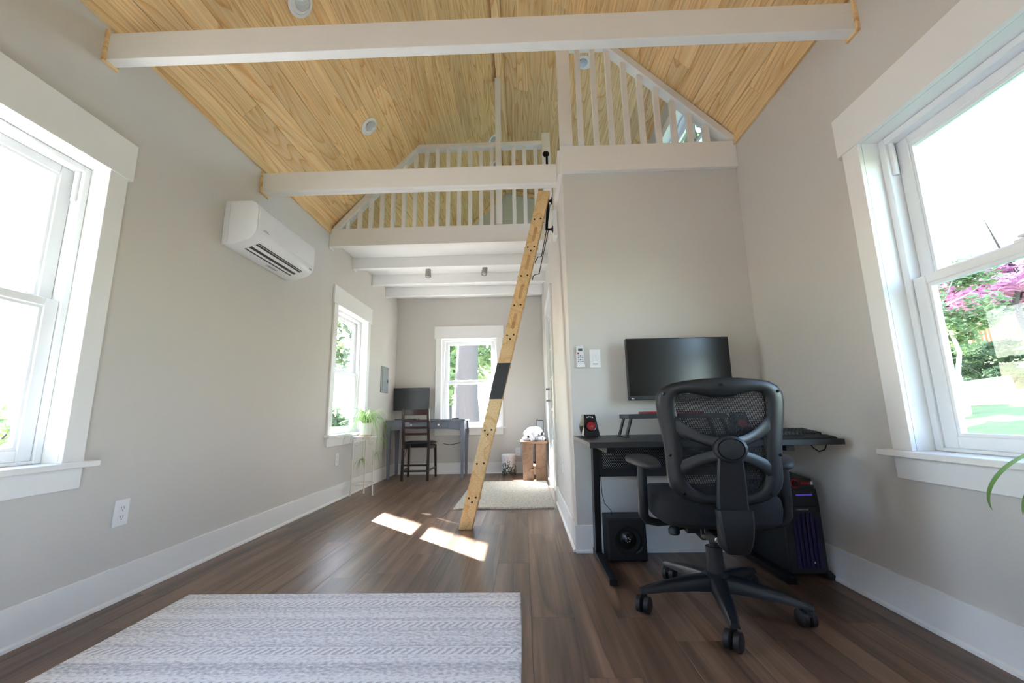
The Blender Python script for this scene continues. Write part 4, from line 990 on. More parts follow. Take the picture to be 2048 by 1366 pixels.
# PC tower
t = thing('computer_tower', 'black computer tower with blue light strip and purple ribbed front', 'computer', (1.40, 2.45, 0))
MB().box(1.318, 1.492, 2.285, 2.668, .022, .425).build('case', 'black_plastic', t, bevel=.004)
MB().prism([(1.314, .03), (1.496, .03), (1.494, .36), (1.488, .432), (1.322, .432), (1.316, .36)], 2.262, 2.2845).build('front_bezel', 'black_satin', t, bevel=.004)
for k in range(6):
    x = 1.348+.0215*k; zt_ = .318-(.03 if k in (0, 5) else 0); MB().prism([(x, .055), (x+.013, .055), (x+.013, zt_-.01), (x+.009, zt_), (x+.004, zt_), (x, zt_-.01)], 2.2525, 2.2615).build('front_rib', 'purple_rib', t, bevel=.002)
p0, p1 = ony(1592, 990, 2.26), ony(1624, 988.5, 2.26)
MB().box(p0.x, p1.x, 2.2595, 2.2617, p0.z-.0016, p0.z+.0016).build('light_strip', 'blue_led', t)
MB().box(1.33, 1.482, 2.2598, 2.2617, .345, .349).build('drive_bay_seam', 'black_gloss', t)
MB().prism([(1.424, .079), (1.431, .079), (1.4285, .090), (1.4262, .087), (1.4245, .084)], 2.2505, 2.2522).build('emblem', 'mark_white', t)
text('brand_lettering', 'CYBERPOWER', .0095, 'mark_grey', (1.405, 2.2612, .331), (PI/2, 0, 0), t)
for x, s in ((1.325, -1), (1.485, 1)):
    MB().prism([(x, .0215), (x, .045), (x+s*.014, .045), (x+s*.035, .022), (x+s*.035, .0005), (x+s*.010, .0005)] if s > 0 else [(x, .0215), (x, .0005), (x-.016, .0005), (x-.016, .018), (x-.008, .0215)], 2.255, 2.30).build('foot', 'black_plastic', t)
    MB().box(x-.012, x+.012, 2.60, 2.66, .0005, .0215).build('foot', 'black_plastic', t)
t = thing('audio_control_box', 'small black control box with red lit dial on top of the tower', 'electronics', (1.41, 2.4, .4325))
MB().hexa([(1.330, 2.272, .4330), (1.488, 2.272, .4330), (1.488, 2.48, .4330), (1.330, 2.48, .4330), (1.330, 2.285, .486), (1.484, 2.285, .478), (1.484, 2.48, .494), (1.330, 2.48, .502)]).build('case', 'black_satin', t, bevel=.003)
MB().lathe([(.021, 0), (.021, -.004), (.018, -.005), (.017, -.001)], (1.392, 2.2765, .457), 26, 'y').build('dial_ring', 'red_dim', t, smooth=40)
MB().lathe([(.0165, 0), (.015, -.010), (.0, -.011)], (1.392, 2.2775, .457), 24, 'y').build('dial', 'black_gloss', t, smooth=40)
for k in range(3): MB().box(1.422+.016*k, 1.434+.016*k, 2.2735, 2.2765, .452, .464).build('button', 'red_dim', t, bevel=.001, seg=1)
MB().box(1.470, 1.482, 2.272, 2.275, .450, .466).build('sticker', 'paper_white', t)

# ================================================================== OFFICE CHAIR (local frame: faces +y, backrest towards -y)
oc = thing('office_chair', 'black mesh back office chair on casters in front of the desk', 'chair', (.818, 1.965, 0), math.radians(-7), local=True)
P = lambda n, mb, mat, par=oc, **k: mb.build(n, mat, par, local=True, **k)
rz0 = math.radians(-7)
P('hub', MB().lathe([(.040, .075), (.052, .085), (.052, .138), (.040, .148), (.0, .148)], (0, 0, 0), 24), 'chair_frame', smooth=40)
for k in range(5):
    a = math.radians(183+72*k)-rz0; d = Vector((math.cos(a), math.sin(a), 0)); n = Vector((-d.y, d.x, 0)); mb = MB()
    secs = [(.03, .034, .080, .140), (.12, .029, .082, .132), (.22, .025, .080, .116), (.30, .021, .074, .098), (.338, .017, .072, .088)]
    b0 = len(mb.v)
    for q, (r_, hw, zl, zh) in enumerate(secs):
        for s, z in ((-1, zl), (-1, zh-.012), (-.6, zh), (.6, zh), (1, zh-.012), (1, zl)): mb.v.append(d*r_+n*hw*s+Vector((0, 0, z)))
    for q in range(len(secs)-1):
        for s in range(6): s2 = (s+1) % 6; mb.f.append((b0+q*6+s, b0+q*6+s2, b0+(q+1)*6+s2, b0+(q+1)*6+s))
    mb.f.append(tuple(range(b0, b0+6))); mb.f.append(tuple(b0+(len(secs)-1)*6+s for s in range(6)))
    P('base_leg', mb, 'chair_frame', smooth=50)
    cc = d*.318; sw = a+(.9, -.5, 2.2, 1.2, -1.1)[k]; sd_ = Vector((math.cos(sw), math.sin(sw), 0)); ax = Vector((-sd_.y, sd_.x, 0)); wc = cc+sd_*.018+Vector((0, 0, .0325))
    cs = P('caster', MB().tube([cc+Vector((0, 0, .042)), cc+Vector((0, 0, .0715))], .009, 10).bar(cc+Vector((0, 0, .054)), wc+Vector((0, 0, .014)), .026, .024), 'chair_frame')
    for s in (-1, 1):
        c0 = wc+ax*s*.006; c1 = wc+ax*s*.029
        P('wheel', MB().tube([c0, c0+ax*s*.002, c1-ax*s*.003, c1], [.029, .032, .032, .026], 22), 'black_plastic', cs, smooth=40)
P('gas_column', MB().lathe([(.0, .1485), (.036, .1485), (.034, .22), (.034, .25), (.018, .251), (.018, .30), (.0, .30)], (0, 0, 0), 22), 'black_satin', smooth=40)
P('tilt_mechanism', MB().box(-.075, .075, -.11, .10, .302, .362).hexa([(-.05, -.20, .315), (.05, -.20, .315), (.06, -.111, .305), (-.06, -.111, .305), (-.05, -.20, .345), (.05, -.20, .345), (.06, -.111, .36), (-.06, -.111, .36)]).box(-.12, -.0755, -.06, .08, .315, .350), 'dark_metal', bevel=.004)
P('tension_knob', MB().lathe([(.0, .345), (.016, .345), (.024, .335), (.024, .318), (.018, .312), (.0, .312)], (-.175, -.07, 0), 18).bar((-.175, -.07, .33), (-.12, -.02, .33), .012, .01), 'black_plastic', smooth=40)
P('height_lever', MB().tube([(.076, -.03, .335), (.15, -.03, .338)], .005, 8).tube([(.15, -.03, .338), (.21, -.035, .338)], [.010, .012], 10), 'black_plastic', smooth=40)
P('warning_label', MB().hexa([(-.062, -.1113, .33), (-.03, -.1113, .315), (-.03, -.1108, .315), (-.062, -.1108, .33), (-.062, -.1113, .352), (-.03, -.1113, .337), (-.03, -.1108, .337), (-.062, -.1108, .352)]), 'mark_grey')
P('mechanism_bolt', MB().lathe([(.011, 0), (.011, -.006), (.006, -.008)], (-.04, -.2005, .33), 14, 'y').lathe([(.008, 0), (.008, -.005)], (-.066, -.1105, .318), 12, 'y'), 'steel', smooth=40)
def seat_fn(u, v):
    a = 2*PI*u; n_ = 3.6
    cx = math.copysign(abs(math.cos(a))**(2/n_), math.cos(a)); sy = math.copysign(abs(math.sin(a))**(2/n_), math.sin(a))
    k = [(.0, .366), (.86, .364), (.97, .385), (1.0, .425), (.985, .458), (.93, .476), (.75, .482), (.0, .474)]
    i = min(int(v*7), 6); f = v*7-i; r = k[i][0]*(1-f)+k[i+1][0]*f; z = k[i][1]*(1-f)+k[i+1][1]*f
    x, y = .262*cx*r, .03+.250*sy*r
    z += .012*(x/.26)**2*(1 if z > .42 else 0) - (.02*max(0, (y-.15)/.13)**2 if z > .4 else 0)
    return (x, y, z)
P('seat', MB().grid(seat_fn, 56, 28, wrapu=True), 'chair_fabric', smooth=70)
# arm rests
for s in (-1, 1):
    pts = [(s*.17, -.02, .352), (s*.235, -.03, .350), (s*.280, -.04, .362), (s*.294, -.045, .39), (s*.294, -.055, .47), (s*.292, -.065, .56), (s*.290, -.07, .600)]
    mb = MB()
    for a, b in zip(pts, pts[1:]): mb.bar(a, b, .050, .020, (1, 0, 0) if abs(a[0]-b[0]) < .012 else (0, 0, 1))
    ar = P('armrest', MB().tube(pts, [.014, .016, .019, .022, .022, .021, .020], 12), 'chair_frame', smooth=60)
    def pad(u, v):
        a = 2*PI*u; k = math.sin(PI*v)**.4; x = .050*math.copysign(abs(math.cos(a))**.75, math.cos(a))*k; y = .125*math.copysign(abs(math.sin(a))**.75, math.sin(a))*k
        ca, sa = math.cos(s*-.30), math.sin(s*-.30)
        return (s*.286+x*ca-y*sa, -.055+x*sa+y*ca, .620-.023*math.cos(PI*v)-.010*(y/.125)**2+.006*(y/.125))
    P('arm_pad', MB().grid(pad, 36, 14, wrapu=True), 'chair_pad', ar, smooth=70)
# back: curved frame with spokes
def bsurf(u, z, off=0):                      # the back's curved sheet: u across, z up, off towards the sitter
    y = -.262 - .10*(z-.62) + .55*u*u - .05*math.exp(-((z-.60)/.10)**2)*0 + .10*max(0, .55-z)
    return Vector((u, y+off, z))
OUT = [(0, .962), (.07, .961), (.14, .955), (.195, .946), (.232, .928), (.252, .900), (.256, .865), (.252, .82), (.244, .77), (.236, .72), (.231, .67), (.229, .62), (.228, .57), (.220, .535), (.200, .508), (.165, .488), (.12, .475), (.06, .468), (0, .466)]
INN = [(0, .886), (.05, .888), (.10, .899), (.15, .907), (.185, .904), (.205, .886), (.209, .855), (.205, .815), (.198, .77), (.190, .72), (.186, .67), (.184, .62), (.182, .58), (.174, .556), (.155, .533), (.125, .517), (.09, .507), (.045, .502), (0, .500)]
OUT = [(a*.95, b) for a, b in OUT]; INN = [(a*.82, b*.985+.0095 if b < .7 else b) for a, b in INN]
def full(h): return [(-a, b) for a, b in reversed(h[1:-1])] and (h + [(-a, b) for a, b in reversed(h[1:-1])])
def dense(pl, n=2):
    out = []
    for i, p in enumerate(pl):
        q = pl[(i+1) % len(pl)]
        for k in range(n): f = k/n; out.append((p[0]*(1-f)+q[0]*f, p[1]*(1-f)+q[1]*f))
    return out
ou, inn = dense(full(OUT)), dense(full(INN)); n_ = len(ou); mb = MB()
for f_, off in ((0, .010), (.0, -.004), (.18, -.014), (.55, -.016), (.85, -.010), (1, -.002), (1, .010)):
    for k in range(n_):
        u = ou[k][0]*(1-f_)+inn[k][0]*f_; z = ou[k][1]*(1-f_)+inn[k][1]*f_; mb.v.append(bsurf(u, z, off))
for r_ in range(7):
    r2 = (r_+1) % 7
    for k in range(n_): k2 = (k+1) % n_; mb.f.append((r_*n_+k, r_*n_+k2, r2*n_+k2, r2*n_+k))
bk = P('back_frame', mb, 'chair_frame', smooth=60)
for (u, z) in ((0, .935), (-.215, .905), (.215, .905), (-.205, .66), (.205, .66), (-.16, .512), (.16, .512)):
    p = bsurf(u, z, -.0155); P('screw', MB().lathe([(.006, 0), (.006, -.002), (.003, -.0025)], p, 12, 'y'), 'black_gloss', bk)
def inside(u, z):
    c = False; j = len(inn)-1
    for i in range(len(inn)):
        (xi, zi), (xj, zj) = inn[i], inn[j]
        if (zi > z) != (zj > z) and u < (xj-xi)*(z-zi)/(zj-zi)+xi: c = not c
        j = i
    return c
mb = MB(); NU, NV = 22, 26
for j in range(NV+1):
    z = .49+(.925-.49)*j/NV
    # width of the opening at this height
    xs_ = [a for a, b in inn if abs(b-z) < .03]; wv = (max(xs_) if xs_ else .1)+.012
    for i in range(NU+1): u = -wv+2*wv*i/NU; mb.v.append(bsurf(u, z, .006))
for j in range(NV):
    for i in range(NU): mb.f.append((j*(NU+1)+i, j*(NU+1)+i+1, (j+1)*(NU+1)+i+1, (j+1)*(NU+1)+i))
P('mesh_panel', mb, 'chair_mesh', smooth=80)
HC = (0, .690)
for s in (-1, 1):
    for (p0, p1, p2, w0, w1) in (((s*.035, .712), (s*.11, .724), (s*.176, .782), .044, .075), ((s*.035, .668), (s*.11, .650), (s*.170, .600), .044, .070)):
        mb = MB(); K = 10
        for k in range(K+1):
            f = k/K; u = (1-f)**2*p0[0]+2*f*(1-f)*p1[0]+f*f*p2[0]; z = (1-f)**2*p0[1]+2*f*(1-f)*p1[1]+f*f*p2[1]; hw = (w0*(1-f)+w1*f*f+.022*f*(1-f))/2
            dp = .05*(1-f)**1.5
            for dz, off in ((-hw, .004), (-hw, -.006), (-hw*.6, -.012), (hw*.6, -.012), (hw, -.006), (hw, .004)): mb.v.append(bsurf(u, z+dz, off-dp))
        for k in range(K):
            for q in range(6): q2 = (q+1) % 6; mb.f.append((k*6+q, k*6+q2, (k+1)*6+q2, (k+1)*6+q))
        mb.f.append(tuple(range(6))); mb.f.append(tuple(K*6+q for q in range(6)))
        P('back_spoke', mb, 'chair_frame', bk, smooth=50)
pc = bsurf(0, .690, -.064)
hb = P('back_hub', MB().lathe([(.0, .02), (.058, .02), (.062, .0), (.060, -.010), (.050, -.014), (.048, -.010), (.0, -.010)], pc, 36, 'y', sx=1, sy=.80), 'chair_frame', bk, smooth=40)
P('hub_cap', MB().lathe([(.0465, -.0105), (.045, -.015), (.0, -.017)], pc, 36, 'y', sx=1, sy=.78), 'chair_frame', hb, smooth=40)
mb = MB(); secs = [(.66, .044, -.055), (.60, .050, -.052), (.54, .054, -.050), (.49, .056, -.052), (.466, .056, -.056)]
for z, hw, off in secs:
    for s, o2 in ((-1, .012), (-1, -.004), (-.85, -.012), (.85, -.012), (1, -.004), (1, .012)): q = bsurf(0, z, off+o2); mb.v.append(Vector((hw*s, q.y, q.z)))
for k in range(len(secs)-1):
    for q in range(6): q2 = (q+1) % 6; mb.f.append((k*6+q, k*6+q2, (k+1)*6+q2, (k+1)*6+q))
mb.f.append(tuple(range(6))); mb.f.append(tuple((len(secs)-1)*6+q for q in range(6)))
P('back_stem', mb, 'chair_frame', smooth=40)
mb = MB(); secs = [(.4655, .064, -.322, .03), (.42, .062, -.326, .04), (.37, .056, -.324, .06), (.335, .050, -.314, .07), (.315, .044, -.304, .07), (.306, .036, -.296, .06)]
for z, hw, y, dp in secs:
    for s, o2 in ((-1, dp), (-1, .004), (-.85, -.006), (.85, -.006), (1, .004), (1, dp)): mb.v.append(Vector((hw*s, y+o2, z)))
for k in range(len(secs)-1):
    for q in range(6): q2 = (q+1) % 6; mb.f.append((k*6+q, k*6+q2, (k+1)*6+q2, (k+1)*6+q))
mb.f.append(tuple(range(6))); mb.f.append(tuple((len(secs)-1)*6+q for q in range(6)))
P('back_bracket', mb, 'chair_frame', smooth=40)

# ================================================================== NOOK
# grey writing desk
KX0, KX1, KY0, KY1, KZ = -1.905, -.812, 5.74, 6.20, .788
t = thing('writing_desk', 'grey painted writing desk with curved legs in the nook corner', 'desk', ((KX0+KX1)/2, 5.97, 0))
MB().box(KX0, KX1, KY0, KY1, KZ-.022, KZ).build('desktop', 'grey_paint', t, bevel=.004)
def kleg(x, y, sx, sy):
    mb = MB(); secs = [(.0005, .015, 0), (.04, .017, .0), (.30, .021, .001), (.50, .025, .004), (.60, .029, .008), (.66, .030, .005), (.7655, .030, 0)]
    for z, hw, o in secs:
        for a, b in ((-1, -1), (1, -1), (1, 1), (-1, 1)): mb.v.append(Vector((x+sx*o+a*hw, y+sy*o+b*hw, z)))
    for k in range(len(secs)-1):
        for q in range(4): q2 = (q+1) % 4; mb.f.append((k*4+q, k*4+q2, (k+1)*4+q2, (k+1)*4+q))
    mb.f.append((0, 1, 2, 3)); mb.f.append(tuple((len(secs)-1)*4+q for q in range(4)))
    mb.build('leg', 'grey_paint', t, smooth=35)
for x, sx in ((KX0+.04, -1), (KX1-.04, 1)):
    for y, sy in ((KY0+.04, -1), (KY1-.04, 1)): kleg(x, y, sx, sy)
def apron(y0, y1, name):
    pts = [(KX0+.07, KZ-.0225)] + [(KX0+.07+(KX1-KX0-.14)*u, KZ-.128-.022*(2*abs(u-.5))**5) for u in [i/20 for i in range(21)]] + [(KX1-.07, KZ-.0225)]
    MB().prism(pts, y0, y1).build(name, 'grey_paint', t)
apron(KY0+.02, KY0+.038, 'front_apron'); apron(KY1-.038, KY1-.02, 'rear_apron')
for x in (KX0+.028, KX1-.046): MB().box(x, x+.018, KY0+.07, KY1-.07, KZ-.14, KZ-.0225).build('side_apron', 'grey_paint', t)
dw = MB().box(-1.715, -1.05, KY0+.0135, KY0+.0195, KZ-.108, KZ-.034).build('drawer', 'grey_paint', t, bevel=.002)
MB().box(-1.719, -1.046, KY0+.0175, KY0+.0198, KZ-.111, KZ-.031).build('drawer_gap', 'mark_dark', t)
for x in (-1.55, -1.175): MB().lathe([(.006, 0), (.006, -.012), (.014, -.018), (.012, -.026), (.0, -.028)], (x, KY0+.0133, KZ-.071), 18, 'y').build('knob', 'plastic_white', dw, smooth=50)
# monitor on the nook back wall
t = thing('monitor', 'dark grey monitor on the nook wall above the writing desk', 'monitor', (-1.66, 6.15, .92))
a0, a1, b0, b1 = -1.922, -1.392, .922, 1.252
MB().box(a0, a1, 6.10, 6.135, b0, b1).build('case', 'bezel', t, bevel=.003)
MB().box(a0+.006, a1-.006, 6.0985, 6.0998, b0+.014, b1-.006).build('screen', 'screen_far', t)
MB().box(-1.71, -1.60, 6.1355, YB-.0005, 1.03, 1.14).build('wall_mount', 'black_satin', t)
t = MB().box(-1.03, -.93, 5.98, 6.12, KZ+.0005, KZ+.016).build('notebook', 'frame_dark', None, bevel=.002); tag(t, 'small dark notebook lying on the right of the writing desk', 'notebook')
t = MB().tube([(-1.36, 6.05, KZ+.004), (-1.30, 6.02, KZ+.004), (-1.24, 6.03, KZ+.004), (-1.21, 6.05, KZ+.006)], .004, 8).build('desk_cable', 'cable', None, smooth=50); tag(t, 'short black cable lying on the writing desk under the monitor', 'cable')
t = MB().box(-1.80, -1.50, 5.80, 6.0, KZ+.0005, KZ+.018).build('laptop', 'frame_dark', None, bevel=.003); tag(t, 'closed dark laptop on the writing desk behind the dining chair', 'laptop')
t = MB().tube([(-1.20, 6.24, .43), (-1.10, 6.235, .415), (-1.0, 6.235, .43), (-.93, 6.235, .45), (-.905, 6.235, .46)], .004, 8).build('power_cord', 'cable', None, smooth=50); tag(t, 'black power cord drooping along the nook wall under the writing desk', 'cord')
# ladder back dining chair
cx = -1.452
t = thing('dining_chair', 'dark espresso ladder back dining chair at the writing desk', 'chair', (cx, 5.78, 0))
BY = 5.60
for s in (-1, 1):
    x = cx+s*.170
    MB().hexa([(x-.017, BY-.012, .0005), (x+.017, BY-.012, .0005), (x+.017, BY+.022, .0005), (x-.017, BY+.022, .0005), (x-.017, BY+.02, .46), (x+.017, BY+.02, .46), (x+.017, BY+.054, .46), (x-.017, BY+.054, .46)]).hexa([(x-.017, BY+.02, .46), (x+.017, BY+.02, .46), (x+.017, BY+.054, .46), (x-.017, BY+.054, .46), (x-.015-s*.004, BY-.035, .935), (x+.015-s*.004, BY-.035, .935), (x+.015-s*.004, BY-.011, .935), (x-.015-s*.004, BY-.011, .935)]).build('back_leg', 'espresso', t, bevel=.003)
    x = cx+s*.195
    MB().hexa([(x-.013, BY+.385, .0005), (x+.013, BY+.385, .0005), (x+.013, BY+.411, .0005), (x-.013, BY+.411, .0005), (x-.017-s*.008, BY+.36, .44), (x+.017-s*.008, BY+.36, .44), (x+.017-s*.008, BY+.394, .44), (x-.017-s*.008, BY+.394, .44)]).build('front_leg', 'espresso', t, bevel=.003)
    MB().bar((cx+s*.170, BY+.03, .13), (cx+s*.19, BY+.385, .13), .016, .022).build('side_stretcher', 'espresso', t)
    MB().bar((cx+s*.165, BY+.056, .425), (cx+s*.185, BY+.36, .425), .018, .05).build('seat_rail', 'espresso', t)
def sy_(z): return BY+.037-(z-.46)*.115
for z0, z1, nm in ((.850, .925, 'crest_rail'), (.758, .790, 'back_slat'), (.672, .702, 'back_slat'), (.585, .617, 'back_slat')):
    mb = MB(); mb.grid(lambda u, v: (cx-.1535+.307*u, sy_(z0+(z1-z0)*v)-.008-.014*math.sin(PI*u), z0+(z1-z0)*v), 10, 2); mb.grid(lambda u, v: (cx-.1535+.307*u, sy_(z0+(z1-z0)*v)+.008-.014*math.sin(PI*u), z0+(z1-z0)*v), 10, 2)
    b = MB(); N_ = 10
    for k in range(N_+1):
        u = k/N_; x = cx-.1535+.307*u; c_ = -.014*math.sin(PI*u)
        for z, q in ((z0, -.008), (z1, -.008), (z1, .008), (z0, .008)): b.v.append(Vector((x, sy_(z)+q+c_, z)))
    for k in range(N_):
        for q in range(4): q2 = (q+1) % 4; b.f.append((k*4+q, k*4+q2, (k+1)*4+q2, (k+1)*4+q))
    b.f.append((0, 1, 2, 3)); b.f.append(tuple(N_*4+q for q in range(4)))
    b.build(nm, 'espresso_slat', t, smooth=40)
MB().grid(lambda u, v: (cx+(.205+.02*(.5+.5*math.sin(2*PI*u)))*math.copysign(abs(math.cos(2*PI*u))**.45, math.cos(2*PI*u))*(math.sin(PI*(.08+.84*v))**.35 if 0 < v < 1 else 0), BY+.235+.195*math.copysign(abs(math.sin(2*PI*u))**.45, math.sin(2*PI*u))*(math.sin(PI*(.08+.84*v))**.35 if 0 < v < 1 else 0), .4515+.05*v), 40, 12, wrapu=True).build('seat', 'vinyl_seat', t, smooth=60)
for z in (.125, .20): MB().box(cx-.153, cx+.153, BY+.004, BY+.022, z-.011, z+.011).build('stretcher', 'espresso', t)
MB().box(cx-.16, cx+.16, BY+.365, BY+.383, .40, .45).build('front_rail', 'espresso', t)
MB().tube([(cx-.15, BY+.16, .43), (cx-.16, BY+.13, .36), (cx-.165, BY+.08, .30), (cx-.168, BY+.045, .28)], .004, 6).build('fold_strut', 'pipe_black', t, smooth=50)
# plant stand with spider plant
PX, PY = -1.775, 4.66
t = thing('plant_stand', 'ivory wrought metal plant stand below the nook side window', 'plant stand', (PX, PY, 0))
legs = [(PX-.115, PY-.05), (PX-.03, PY+.115), (PX+.115, PY-.02)]
for x, y in legs:
    MB().tube([(x, y, .0008), (x, y, .012), (x*.97+PX*.03, y*.97+PY*.03, .12), (x*.96+PX*.04, y*.96+PY*.04, .40), (x, y, .605)], [.012, .008, .007, .007, .007], 8).build('leg', 'ivory_metal', t, smooth=50)
def ring(r, z, rad, nm): MB().tube([(PX+r*math.cos(a), PY+r*math.sin(a), z) for a in [2*PI*k/28 for k in range(28)]], rad, 7, closed=True).build(nm, 'ivory_metal', t, smooth=60)
ring(.117, .125, .005, 'lower_ring'); ring(.118, .607, .005, 'upper_ring')
MB().lathe([(.0, .612), (.122, .612), (.128, .616), (.128, .626), (.0, .626)], (PX, PY, 0), 32).build('top_plate', 'ivory_metal', t, smooth=40)
for k in range(6):
    a0 = k*PI/3+.3; c = Vector((PX+.117*math.cos(a0), PY+.117*math.sin(a0), .555)); tg = Vector((-math.sin(a0), math.cos(a0), 0))
    pts = []
    for q in range(22):
        f = q/21; th = f*3.4*PI; rr_ = .040*(1-f*.75); pts.append(c+tg*(.028*(1 if k % 2 else -1))*(1-f)+tg*rr_*math.cos(th)*(1 if k % 2 else -1)+Vector((0, 0, rr_*math.sin(th))))
    MB().tube(pts, .003, 6).build('scroll', 'ivory_metal', t, smooth=60)
t = thing('spider_plant', 'spider plant in a white pot on the ivory plant stand', 'plant', (PX, PY, .6265))
MB().lathe([(.0, .6268), (.070, .6268), (.074, .634), (.070, .642), (.0, .642)], (PX+.005, PY, 0), 28).build('saucer', 'wood_saucer', t, smooth=40)
MB().lathe([(.0, .6425), (.056, .6425), (.066, .765), (.069, .770), (.062, .770), (.058, .755), (.0, .755)], (PX+.005, PY, 0), 30).build('pot', 'pot', t, smooth=40)
MB().lathe([(.0, .7555), (.057, .7555), (.0, .762)], (PX+.005, PY, 0), 20).build('soil', 'soil', t)
def arch_leaf(mb, base, az, L_, rise, droop, wd, seg=9, curl=0):
    d = Vector((math.cos(az), math.sin(az), 0)); n = Vector((-d.y, d.x, 0)); k0 = len(mb.v)
    for k in range(seg+1):
        f = k/seg; p = base + d*L_*(f**.9) + Vector((0, 0, rise*f*(2-f)*1.0 - droop*f**2.6)) + n*curl*f*f; hw = wd*(1-f)**.6*(.6+.8*f if f < .5 else 1)
        mb.v += [p-n*hw+Vector((0, 0, hw*.35)), p, p+n*hw+Vector((0, 0, hw*.35))]
    for k in range(seg):
        a = k0+k*3
        mb.f += [(a, a+1, a+4, a+3), (a+1, a+2, a+5, a+4)]
r = random.Random(17); mb = MB(); base = Vector((PX+.005, PY, .758))
for k in range(150):
    az = r.uniform(0, 2*PI); L_ = r.uniform(.12, .36); dx = math.cos(az)
    if PX+L_*dx < XL+.08: L_ = min(L_, (PX-XL-.08)/max(.05, -dx))
    arch_leaf(mb, base+Vector((r.uniform(-.03, .03), r.uniform(-.03, .03), 0)), az, L_, r.uniform(.10, .26), r.uniform(.14, .40)*min(1, L_/.2), r.uniform(.0045, .008), curl=r.uniform(-.04, .04))
o = mb.build('foliage', 'leaf_spider', t, smooth=60); o['kind'] = 'stuff'
for (ex, ey, ez, sd) in ((PX+.03, PY-.13, .38, 3), (PX+.155, PY-.05, .44, 4), (PX+.20, PY-.02, .58, 5)):
    rn = MB(); rn.tube([base, base+Vector(((ex-PX)*.6, (ey-PY)*.6, .06)), Vector((ex, ey, .70)), Vector((ex, ey, ez))], .0018, 5); rn.build('runner', 'leaf_spider', t, smooth=50)
    mb = MB(); r = random.Random(sd)
    for k in range(16): arch_leaf(mb, Vector((ex, ey, ez)), r.uniform(0, 2*PI), r.uniform(.04, .11), r.uniform(-.02, .06), r.uniform(.06, .16), .004, 6)
    o = mb.build('plantlet', 'leaf_spider', t, smooth=60); o['kind'] = 'stuff'
# plant on the right window stool: only one long leaf reaches into the picture
t = thing('spider_plant', 'spider plant in a small white pot on the right window stool', 'plant', (1.545, 1.02, WZ))
MB().lathe([(.0, .0005), (.038, .0005), (.047, .085), (.050, .088), (.044, .088), (.041, .078), (.0, .078)], (1.548, 1.02, WZ), 26).build('pot', 'pot', t, smooth=40)
MB().lathe([(.0, .0785), (.040, .0785), (.0, .083)], (1.548, 1.02, WZ), 18).build('soil', 'soil', t)
def px_leaf(pts, wd, nm):
    mb = MB(); P3 = pts
    for k, p in enumerate(P3):
        f = k/(len(P3)-1); d = (P3[min(k+1, len(P3)-1)]-P3[max(k-1, 0)]).normalized(); n = d.cross(Vector((.6, .75, .1))).normalized(); hw = wd*max(.04, math.sin(PI*min(1, .12+.88*f))**.6)
        q = d.cross(n)*hw*.4; mb.v += [p-n*hw+q, p, p+n*hw+q]
    for k in range(len(P3)-1): a = k*3; mb.f += [(a, a+1, a+4, a+3), (a+1, a+2, a+5, a+4)]
    mb.build(nm, 'leaf_spider', t, smooth=60)
def bez(ctrl, n=16):
    out = []
    for k in range(n+1):
        f = k/n; pts = [Vector(c) for c in ctrl]
        while len(pts) > 1: pts = [a.lerp(b, f) for a, b in zip(pts, pts[1:])]
        out.append(pts[0])
    return out
q = [onx(2100, 905, 1.50), onx(2048, 911, 1.46), onx(1996, 935, 1.43), onx(1972, 972, 1.41), onx(1970, 996, 1.41), onx(1985, 1021, 1.41)]
px_leaf([Vector((1.548, 1.02, WZ+.08)), Vector((1.54, 1.06, WZ+.13))]+[q[0]+Vector((0, -.02, .02))]+bez(q[1:], 14), .0052, 'leaf')
q = [onx(2075, 960, 1.46), onx(2050, 985, 1.42), onx(2044, 1005, 1.41), onx(2046, 1030, 1.41)]
px_leaf([Vector((1.548, 1.02, WZ+.08)), Vector((1.53, 1.05, WZ+.11))]+bez(q, 10), .005, 'leaf')
r = random.Random(8); mb = MB()
for k in range(26):
    az = r.uniform(PI*.75, PI*1.75); arch_leaf(mb, Vector((1.548, 1.02, WZ+.08)), az, r.uniform(.06, .16), r.uniform(.06, .16), r.uniform(.10, .22), .005)
o = mb.build('foliage', 'leaf_spider', t, smooth=60); o['kind'] = 'stuff'
# wooden crate stool with blanket and frame
CX0, CX1, CY0, CY1, CZ = -.028, .268, 5.46, 5.96, .492
t = thing('wooden_stool', 'brown wooden plank stool with a pegged end beside the door', 'stool', ((CX0+CX1)/2, 5.7, 0))
MB().box(CX0-.03, CX1+.022, CY0-.03, CY1+.02, CZ-.030, CZ).build('top_board', 'crate_wood', t, bevel=.003)
for y in (CY0, CY1-.03):
    MB().box(CX0, CX0+.132, y, y+.028, .0008, CZ-.0305).build('end_plank', 'crate_wood', t, bevel=.002)
    MB().box(CX1-.132, CX1, y, y+.028, .0008, CZ-.0305).build('end_plank', 'crate_wood', t, bevel=.002)
xm_ = (CX0+CX1)/2
MB().box(xm_-.016, xm_+.016, CY0-.022, CY1+.02, .085, .185).build('stretcher', 'crate_wood', t, bevel=.002)
MB().box(xm_-.062, xm_+.062, CY0-.014, CY0-.0005, .125, .150).build('peg', 'crate_wood', t, bevel=.002)
for xx in (CX0+.012, CX1-.03): MB().box(xx, xx+.018, CY0+.029, CY1-.031, .36, .455).build('side_rail', 'crate_wood', t)
